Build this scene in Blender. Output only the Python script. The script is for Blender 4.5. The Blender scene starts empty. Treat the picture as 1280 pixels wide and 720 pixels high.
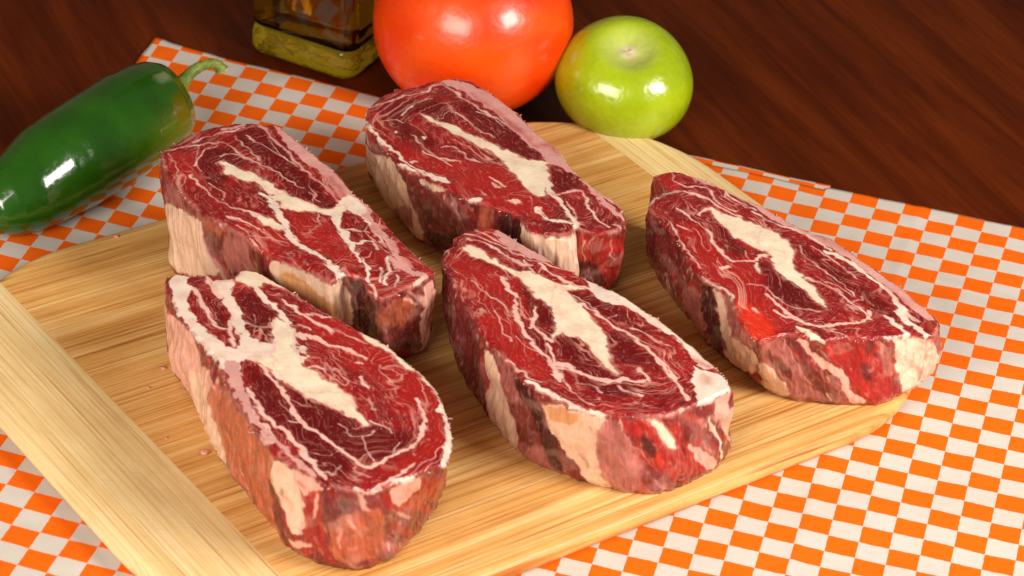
import bpy, math, random
import numpy as np
C = bpy.context.scene.collection
S = 0.0125            # one scene unit = 1.25 cm (a printed check of the cloth is about that wide)
PI = math.pi

# ------------------------------------------------------------------ camera, world, light, exposure
sc = bpy.context.scene
cam_d = bpy.data.cameras.new('camera'); cam = bpy.data.objects.new('camera', cam_d); C.objects.link(cam)
cam_d.sensor_width = 36; cam_d.lens = 98.41; cam_d.clip_start = 0.05; cam_d.clip_end = 50
from mathutils import Matrix, Vector
R_ = Vector((0.99478105, 0.05576448, 0.08544583)); U_ = Vector((-0.10203268, 0.54368317, 0.83306539))
F_ = Vector((0.0, 0.83743592, -0.54653552))
U_ = R_.cross(F_).normalized()
m = Matrix(((R_.x, U_.x, -F_.x), (R_.y, U_.y, -F_.y), (R_.z, U_.z, -F_.z))).to_4x4()
m.translation = Vector((0.0, -85.9130485, 56.06940313)) * S
cam.matrix_world = m
cam_d.dof.use_dof = True; cam_d.dof.focus_distance = 99.0 * S; cam_d.dof.aperture_fstop = 20.0
sc.camera = cam

w = bpy.data.worlds.new('World'); sc.world = w; w.use_nodes = True
w.node_tree.nodes['Background'].inputs[0].default_value = (1.0, 0.74, 0.52, 1)
w.node_tree.nodes['Background'].inputs[1].default_value = 0.14

def softbox(name, az, el, dist, sx, sy, power, col, target=(0, 0, 2)):
    """studio softbox: az measured from the camera side towards the right, el above the table"""
    d = Vector((math.sin(math.radians(az)) * math.cos(math.radians(el)),
                -math.cos(math.radians(az)) * math.cos(math.radians(el)), math.sin(math.radians(el))))
    l = bpy.data.lights.new(name, 'AREA'); l.shape = 'RECTANGLE'; l.size = sx; l.size_y = sy
    l.energy = power; l.color = col
    o = bpy.data.objects.new(name, l); C.objects.link(o)
    o.location = Vector(target) * S + d * dist
    o.rotation_euler = (-d).to_track_quat('-Z', 'Y').to_euler()
    return o
softbox('key_softbox', 62, 35, 1.05, 0.40, 0.34, 13.0, (1.0, 0.94, 0.86))
softbox('fill_softbox', -26, 26, 1.35, 0.74, 0.52, 17.5, (1.0, 0.92, 0.82))
sc.view_settings.view_transform = 'Standard'; sc.view_settings.look = 'None'
sc.view_settings.exposure = 0.0; sc.view_settings.gamma = 1.0; sc.view_settings.use_curve_mapping = False
sc.cycles.max_bounces = 10; sc.cycles.transmission_bounces = 10; sc.cycles.transparent_max_bounces = 8
sc.cycles.caustics_refractive = True; sc.cycles.sample_clamp_indirect = 4.0

rng = np.random.default_rng(7)
random.seed(7)

# ------------------------------------------------------------------ helpers
def mesh(name, V, F, uv=None):
    me = bpy.data.meshes.new(name)
    V = np.asarray(V, np.float32) * S
    if isinstance(F, np.ndarray):
        n = F.shape[1]
        me.vertices.add(len(V)); me.vertices.foreach_set('co', V.ravel())
        me.loops.add(F.size); me.loops.foreach_set('vertex_index', F.astype(np.int32).ravel())
        me.polygons.add(len(F)); me.polygons.foreach_set('loop_start', np.arange(0, F.size, n, dtype=np.int32))
        me.update(calc_edges=True); me.validate()
    else:
        me.from_pydata(V.tolist(), [], F); me.update()
    return me

def link(name, me, mat, parent=None, smooth=True):
    o = bpy.data.objects.new(name, me); C.objects.link(o)
    if mat: me.materials.append(mat)
    if smooth: me.polygons.foreach_set('use_smooth', np.ones(len(me.polygons), bool))
    if parent is not None: o.parent = parent
    return o

def obj(name, V, F, mat, parent=None, smooth=True):
    return link(name, mesh(name, V, F), mat, parent, smooth)

def thing(name, label, cat, loc, group=None):
    o = bpy.data.objects.new(name, None); C.objects.link(o); o.location = Vector(loc) * S
    o.empty_display_size = 0.01
    o['label'] = label; o['category'] = cat
    if group: o['group'] = group
    return o

def tag(o, label, cat, group=None):
    o['label'] = label; o['category'] = cat
    if group: o['group'] = group
    return o

def grid_faces(nu, nv, wrap_u=False):
    """vertices indexed j*nu+i ; i over u, j over v"""
    iu = np.arange(nu if wrap_u else nu - 1); jv = np.arange(nv - 1)
    I, J = np.meshgrid(iu, jv); I2 = (I + 1) % nu
    return np.stack([J * nu + I, J * nu + I2, (J + 1) * nu + I2, (J + 1) * nu + I], -1).reshape(-1, 4)

def _h(ix, iy, seed):
    h = (ix.astype(np.int64) * 374761393 + iy.astype(np.int64) * 668265263 + seed * 982451653) & 0xffffffff
    h = ((h ^ (h >> 13)) * 1274126177) & 0xffffffff
    return ((h ^ (h >> 16)) & 0xffff) / 65535.0 * 2 * PI
def gn(x, y, seed=0):
    """2-D gradient noise about -1..1"""
    x0 = np.floor(x); y0 = np.floor(y); fx = x - x0; fy = y - y0
    ux = fx * fx * fx * (fx * (fx * 6 - 15) + 10); uy = fy * fy * fy * (fy * (fy * 6 - 15) + 10)
    def c(dx, dy):
        a = _h(x0 + dx, y0 + dy, seed); return np.cos(a) * (fx - dx) + np.sin(a) * (fy - dy)
    a = c(0, 0) * (1 - ux) + c(1, 0) * ux; b = c(0, 1) * (1 - ux) + c(1, 1) * ux
    return (a * (1 - uy) + b * uy) * 1.5
def fbm(x, y, seed=0, o=3):
    s = 0; a = 1
    for k in range(o): s = s + a * gn(x * 2 ** k, y * 2 ** k, seed + 17 * k); a *= .5
    return s
def sst(a, b, x):
    t = np.clip((x - a) / (b - a), 0, 1); return t * t * (3 - 2 * t)

# ------------------------------------------------------------------ materials
def nmat(name):
    mt = bpy.data.materials.new(name); mt.use_nodes = True
    nt = mt.node_tree; b = nt.nodes['Principled BSDF']
    return mt, nt, b
def N(nt, t, **k):
    n = nt.nodes.new(t)
    for a, v in k.items():
        if a in ('op',): n.operation = v
        else: setattr(n, a, v)
    return n
def L(nt, a, b): nt.links.new(a, b)
def mapping(nt, scale, rot=(0, 0, 0), src='Object', loc=(0, 0, 0)):
    tc = N(nt, 'ShaderNodeTexCoord'); mp = N(nt, 'ShaderNodeMapping')
    mp.inputs['Scale'].default_value = scale; mp.inputs['Rotation'].default_value = rot; mp.inputs['Location'].default_value = loc
    L(nt, tc.outputs[src], mp.inputs[0]); return mp
def noise(nt, vec, scale, detail=3, rough=.5, dist=0):
    n = N(nt, 'ShaderNodeTexNoise'); n.inputs['Scale'].default_value = scale; n.inputs['Detail'].default_value = detail
    n.inputs['Roughness'].default_value = rough; n.inputs['Distortion'].default_value = dist
    if vec is not None: L(nt, vec, n.inputs['Vector'])
    return n
def ramp(nt, fac, stops, interp='LINEAR'):
    r = N(nt, 'ShaderNodeValToRGB'); r.color_ramp.interpolation = interp
    e = r.color_ramp.elements
    while len(e) < len(stops): e.new(0.5)
    for k, (p, c) in enumerate(stops):
        e[k].position = p; e[k].color = (*c, 1) if len(c) == 3 else c
    L(nt, fac, r.inputs[0]); return r
def mixc(nt, fac, a, b, mode='MIX'):
    n = N(nt, 'ShaderNodeMix'); n.data_type = 'RGBA'; n.blend_type = mode
    for sk, v in ((n.inputs[0], fac), (n.inputs[6], a), (n.inputs[7], b)):
        if hasattr(v, 'links') or hasattr(v, 'is_linked'): L(nt, v, sk)
        elif isinstance(v, (int, float)): sk.default_value = v
        else: sk.default_value = (*v, 1)
    return n.outputs[2]
def bump(nt, b, h, strength, dist, prev=None):
    n = N(nt, 'ShaderNodeBump'); n.inputs['Strength'].default_value = strength; n.inputs['Distance'].default_value = dist
    L(nt, h, n.inputs['Height'])
    if prev: L(nt, prev, n.inputs['Normal'])
    L(nt, n.outputs[0], b.inputs['Normal']); return n.outputs[0]
def mth(nt, op, a, b_=None):
    n = N(nt, 'ShaderNodeMath'); n.operation = op
    for sk, v in ((n.inputs[0], a), (n.inputs[1], b_)):
        if v is None: continue
        if isinstance(v, (int, float)): sk.default_value = v
        else: L(nt, v, sk)
    return n.outputs[0]

K = 1 / S     # object coordinates are metres; multiply to get scene units
def mat_flesh():
    mt, nt, b = nmat('raw_meat')
    at = N(nt, 'ShaderNodeAttribute'); at.attribute_name = 'flesh'
    gr = N(nt, 'ShaderNodeAttribute'); gr.attribute_name = 'grain'          # along / across the muscle fibres
    lean = mth(nt, 'SUBTRACT', 1.0, at.outputs['Alpha'])
    mp = mapping(nt, (K, K, K))
    def g(sx, sy, det=3, off=0., dist=0., rough=.55):
        m2 = N(nt, 'ShaderNodeMapping'); m2.inputs['Scale'].default_value = (sx, sy, 1); m2.inputs['Location'].default_value = (off, off * .7, 0)
        L(nt, gr.outputs['Vector'], m2.inputs[0]); return noise(nt, m2.outputs[0], 1.0, det, rough, dist)
    def ridge(n, k, lo, hi):
        a = mth(nt, 'ABSOLUTE', mth(nt, 'SUBTRACT', n.outputs[0], .5))
        r = N(nt, 'ShaderNodeMapRange'); L(nt, mth(nt, 'MULTIPLY', a, k), r.inputs[0])
        r.inputs[1].default_value = lo; r.inputs[2].default_value = hi; r.inputs[3].default_value = 1; r.inputs[4].default_value = 0; r.clamp = True
        return r.outputs[0]
    va = ridge(g(.55, 1.9, 2, 3.1, .25, .4), 1.0, .004, .034)
    vb = ridge(g(1.2, 4.2, 1, 8.3, .1, .3), 1.0, .003, .028)
    ga = ramp(nt, g(.55, .8, 2, 5.5).outputs[0], [(.47, (0, 0, 0)), (.62, (1, 1, 1))])
    gb = ramp(nt, g(1.6, 2.2, 2, 1.5).outputs[0], [(.48, (0, 0, 0)), (.66, (1, 1, 1))])
    vein = mth(nt, 'MAXIMUM', mth(nt, 'MULTIPLY', va, mth(nt, 'MULTIPLY', ga.outputs[0], .68)), mth(nt, 'MULTIPLY', vb, mth(nt, 'MULTIPLY', gb.outputs[0], .42)))
    fl = ramp(nt, g(7, 11, 1, 2.2).outputs[0], [(.62, (0, 0, 0)), (.72, (1, 1, 1))])
    vein = mth(nt, 'MAXIMUM', vein, mth(nt, 'MULTIPLY', fl.outputs[0], .26))
    sxyz = N(nt, 'ShaderNodeSeparateXYZ'); L(nt, gr.outputs['Vector'], sxyz.inputs[0])
    vein = mth(nt, 'MULTIPLY', mth(nt, 'MULTIPLY', vein, lean), sxyz.outputs[2])
    fib = ramp(nt, g(3.0, 16.0, 3, .4).outputs[0], [(.30, (.70, .60, .60)), (.50, (1, 1, 1)), (.70, (1.08, 1.02, 1.02))])
    fatg = ramp(nt, noise(nt, mp.outputs[0], 2.2, 4, .6).outputs[0], [(.32, (.92, .80, .74)), (.55, (1, 1, 1))])
    tex = mixc(nt, at.outputs['Alpha'], fib.outputs[0], fatg.outputs[0])
    col = mixc(nt, .85, at.outputs['Color'], tex, 'MULTIPLY')
    col = mixc(nt, vein, col, (.80, .36, .29))
    L(nt, col, b.inputs['Base Color'])
    n1 = noise(nt, mp.outputs[0], 7.0, 4, .6); n2 = noise(nt, mp.outputs[0], 2.2, 2, .5)
    r = N(nt, 'ShaderNodeMapRange'); L(nt, n2.outputs[0], r.inputs[0]); r.inputs[1].default_value = .35; r.inputs[2].default_value = .65
    r.inputs[3].default_value = .16; r.inputs[4].default_value = .40; L(nt, r.outputs[0], b.inputs['Roughness'])
    b.inputs['IOR'].default_value = 1.36; b.inputs['Coat Weight'].default_value = .55; b.inputs['Coat Roughness'].default_value = .07; b.inputs['Coat IOR'].default_value = 1.34
    b.inputs['Subsurface Weight'].default_value = .10; b.inputs['Subsurface Radius'].default_value = (1, .35, .25)
    b.inputs['Subsurface Scale'].default_value = .002
    fibh = g(2.4, 9.0, 2, 6.0)
    hh_ = mth(nt, 'ADD', mth(nt, 'MULTIPLY', n1.outputs[0], mth(nt, 'ADD', mth(nt, 'MULTIPLY', lean, .20), .10)), mth(nt, 'MULTIPLY', fibh.outputs[0], mth(nt, 'MULTIPLY', lean, .12)))
    bump(nt, b, hh_, .42, .0007)
    cn = N(nt, 'ShaderNodeBump'); cn.inputs['Strength'].default_value = .6; cn.inputs['Distance'].default_value = .0012      # juice film: its own smooth, wavy surface
    wv = noise(nt, mp.outputs[0], 1.9, 3, .55); L(nt, wv.outputs[0], cn.inputs['Height']); L(nt, cn.outputs[0], b.inputs['Coat Normal'])
    return mt
def mat_bamboo(name, c_lo, c_mid, c_hi, ang, streak=1.0):
    """ang: direction of the grain"""
    mt, nt, b = nmat(name)
    mp = mapping(nt, (K, K, K), (0, 0, 0)); 
    rt = N(nt, 'ShaderNodeVectorRotate'); rt.rotation_type = 'Z_AXIS'; rt.inputs['Angle'].default_value = -ang
    L(nt, mp.outputs[0], rt.inputs['Vector'])
    oi = N(nt, 'ShaderNodeObjectInfo')
    def st(sx, sy, sz=1.0, off=0):
        m2 = N(nt, 'ShaderNodeMapping'); m2.inputs['Scale'].default_value = (sx, sy, sz); L(nt, rt.outputs[0], m2.inputs[0])
        cb = N(nt, 'ShaderNodeCombineXYZ'); L(nt, mth(nt, 'MULTIPLY', oi.outputs['Random'], 37.0), cb.inputs[0]); L(nt, cb.outputs[0], m2.inputs['Location'])
        return m2.outputs[0]
    a = noise(nt, st(.05, 2.4), 1.0, 6, .68, .2)    # bands of the bamboo
    f = noise(nt, st(.16, 15.0), 1.0, 4, .65)       # fine fibres
    d = noise(nt, st(.075, 6.5), 1.3, 3, .55)       # sparse dark streaks
    sc1 = noise(nt, mp.outputs[0], .35, 3, .55)     # handling marks
    c = ramp(nt, a.outputs[0], [(.30, c_lo), (.5, c_mid), (.68, c_hi)])
    ff = ramp(nt, f.outputs[0], [(.34, (.58, .38, .20)), (.49, (.95, .91, .84)), (.68, (1, 1, 1))])
    col = mixc(nt, .8 * streak, c.outputs[0], ff.outputs[0], 'MULTIPLY')
    dd = ramp(nt, d.outputs[0], [(.585, (1, 1, 1)), (.66, (.66, .40, .17))])
    col = mixc(nt, .85 * streak, col, dd.outputs[0], 'MULTIPLY')
    sm = N(nt, 'ShaderNodeMapping'); sm.inputs['Scale'].default_value = (.5, 26, 1); sm.inputs['Rotation'].default_value = (0, 0, .55); L(nt, mp.outputs[0], sm.inputs[0])
    cut = noise(nt, sm.outputs[0], 1.0, 1, .5); cr = ramp(nt, cut.outputs[0], [(.71, (1, 1, 1)), (.74, (.80, .68, .52))])
    col = mixc(nt, .7, col, cr.outputs[0], 'MULTIPLY')
    st_ = ramp(nt, sc1.outputs[0], [(.35, (.90, .86, .80)), (.55, (1, 1, 1))]); col = mixc(nt, .8, col, st_.outputs[0], 'MULTIPLY')
    hv = N(nt, 'ShaderNodeHueSaturation'); L(nt, col, hv.inputs['Color'])
    L(nt, mth(nt, 'ADD', mth(nt, 'MULTIPLY', oi.outputs['Random'], .07), .97), hv.inputs['Value'])
    L(nt, hv.outputs[0], b.inputs['Base Color'])
    b.inputs['Roughness'].default_value = .42; b.inputs['IOR'].default_value = 1.42
    bump(nt, b, f.outputs[0], .35, .0003)
    return mt
def mat_table():
    mt, nt, b = nmat('dark_stained_wood')
    mp = mapping(nt, (K, K, K)); rt = N(nt, 'ShaderNodeVectorRotate'); rt.rotation_type = 'Z_AXIS'; rt.inputs['Angle'].default_value = math.radians(62)
    L(nt, mp.outputs[0], rt.inputs['Vector'])
    m2 = N(nt, 'ShaderNodeMapping'); m2.inputs['Scale'].default_value = (.045, .55, 1); L(nt, rt.outputs[0], m2.inputs[0])
    a = noise(nt, m2.outputs[0], 1.0, 5, .6, .6)
    m3 = N(nt, 'ShaderNodeMapping'); m3.inputs['Scale'].default_value = (.3, 5, 1); L(nt, rt.outputs[0], m3.inputs[0])
    f = noise(nt, m3.outputs[0], 1.0, 4, .6)
    c = ramp(nt, a.outputs[0], [(.25, (.050, .0060, .0008)), (.45, (.080, .0110, .0013)), (.62, (.125, .0190, .0022)), (.8, (.095, .0135, .0016))])
    ff = ramp(nt, f.outputs[0], [(.3, (.68, .62, .6)), (.55, (1, 1, 1))])
    L(nt, mixc(nt, .7, c.outputs[0], ff.outputs[0], 'MULTIPLY'), b.inputs['Base Color'])
    b.inputs['Roughness'].default_value = .34; b.inputs['IOR'].default_value = 1.19
    bump(nt, b, f.outputs[0], .10, .0003)
    return mt
def mat_cloth():
    mt, nt, b = nmat('checked_cotton')
    uv = N(nt, 'ShaderNodeUVMap'); uv.uv_map = 'lattice'
    nz = noise(nt, uv.outputs[0], 5.0, 2, .5)
    wob = N(nt, 'ShaderNodeVectorMath'); wob.operation = 'MULTIPLY_ADD'; L(nt, nz.outputs[1], wob.inputs[0]); wob.inputs[1].default_value = (.05, .05, 0); L(nt, uv.outputs[0], wob.inputs[2])
    w2 = N(nt, 'ShaderNodeVectorMath'); w2.operation = 'ADD'; L(nt, wob.outputs[0], w2.inputs[0]); w2.inputs[1].default_value = (-.025, -.025, .5)
    ck = N(nt, 'ShaderNodeTexChecker'); ck.inputs['Scale'].default_value = 1.0
    ck.inputs['Color1'].default_value = (.66, .60, .545, 1); ck.inputs['Color2'].default_value = (.95, .150, .006, 1)
    L(nt, w2.outputs[0], ck.inputs['Vector'])
    th = noise(nt, uv.outputs[0], 26.0, 2, .7)
    tr = ramp(nt, th.outputs[0], [(.3, (.84, .83, .82)), (.6, (1, 1, 1))])
    lw = noise(nt, uv.outputs[0], .16, 4, .6); lr = ramp(nt, lw.outputs[0], [(.35, (.93, .92, .90)), (.6, (1, 1, 1))])
    L(nt, mixc(nt, .8, mixc(nt, 1.0, ck.outputs[0], lr.outputs[0], 'MULTIPLY'), tr.outputs[0], 'MULTIPLY'), b.inputs['Base Color'])
    b.inputs['Roughness'].default_value = .9; b.inputs['Specular IOR Level'].default_value = .08
    bump(nt, b, th.outputs[0], .35, .0003)
    return mt
def mat_skin(name, stops, scale, rough=.12, coat=.6, sss=.1, bumpv=.05, croug=.12, attr=None):
    mt, nt, b = nmat(name)
    mp = mapping(nt, (K, K, K)); n1 = noise(nt, mp.outputs[0], scale, 3, .55)
    src = n1.outputs[0]
    if attr:
        at = N(nt, 'ShaderNodeAttribute'); at.attribute_name = attr
        L(nt, at.outputs['Color'], b.inputs['Base Color'])
        n3 = noise(nt, mp.outputs[0], 5, 3, .6); r3 = ramp(nt, n3.outputs[0], [(.3, (.88, .9, .88)), (.6, (1, 1, 1))])
        L(nt, mixc(nt, .8, at.outputs['Color'], r3.outputs[0], 'MULTIPLY'), b.inputs['Base Color'])
    else:
        c = ramp(nt, src, stops); L(nt, c.outputs[0], b.inputs['Base Color'])
    b.inputs['Roughness'].default_value = rough; b.inputs['Coat Weight'].default_value = coat; b.inputs['Coat Roughness'].default_value = croug
    b.inputs['Subsurface Weight'].default_value = sss; b.inputs['Subsurface Scale'].default_value = .004; b.inputs['Subsurface Radius'].default_value = (1, .6, .3)
    n2 = noise(nt, mp.outputs[0], 1.6, 2, .5); bump(nt, b, n2.outputs[0], bumpv, .01)
    return mt
def mat_flat(name, c1, c2, scale=3, rough=.6):
    mt, nt, b = nmat(name); mp = mapping(nt, (K, K, K)); n1 = noise(nt, mp.outputs[0], scale, 3, .6)
    c = ramp(nt, n1.outputs[0], [(.3, c1), (.7, c2)]); L(nt, c.outputs[0], b.inputs['Base Color']); b.inputs['Roughness'].default_value = rough
    bump(nt, b, n1.outputs[0], .2, .0005)
    return mt

# ------------------------------------------------------------------ the setting: table
TZ = -0.10
mt_table = mat_table()
V = [(-58, -40, TZ), (70, -40, TZ), (70, 75, TZ), (-58, 75, TZ), (-58, -40, TZ - 2.4), (70, -40, TZ - 2.4), (70, 75, TZ - 2.4), (-58, 75, TZ - 2.4)]
t = obj('table_top', V, [(0, 1, 2, 3), (7, 6, 5, 4), (0, 4, 5, 1), (1, 5, 6, 2), (2, 6, 7, 3), (3, 7, 4, 0)], mt_table, smooth=False)
t['kind'] = 'structure'

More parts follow.
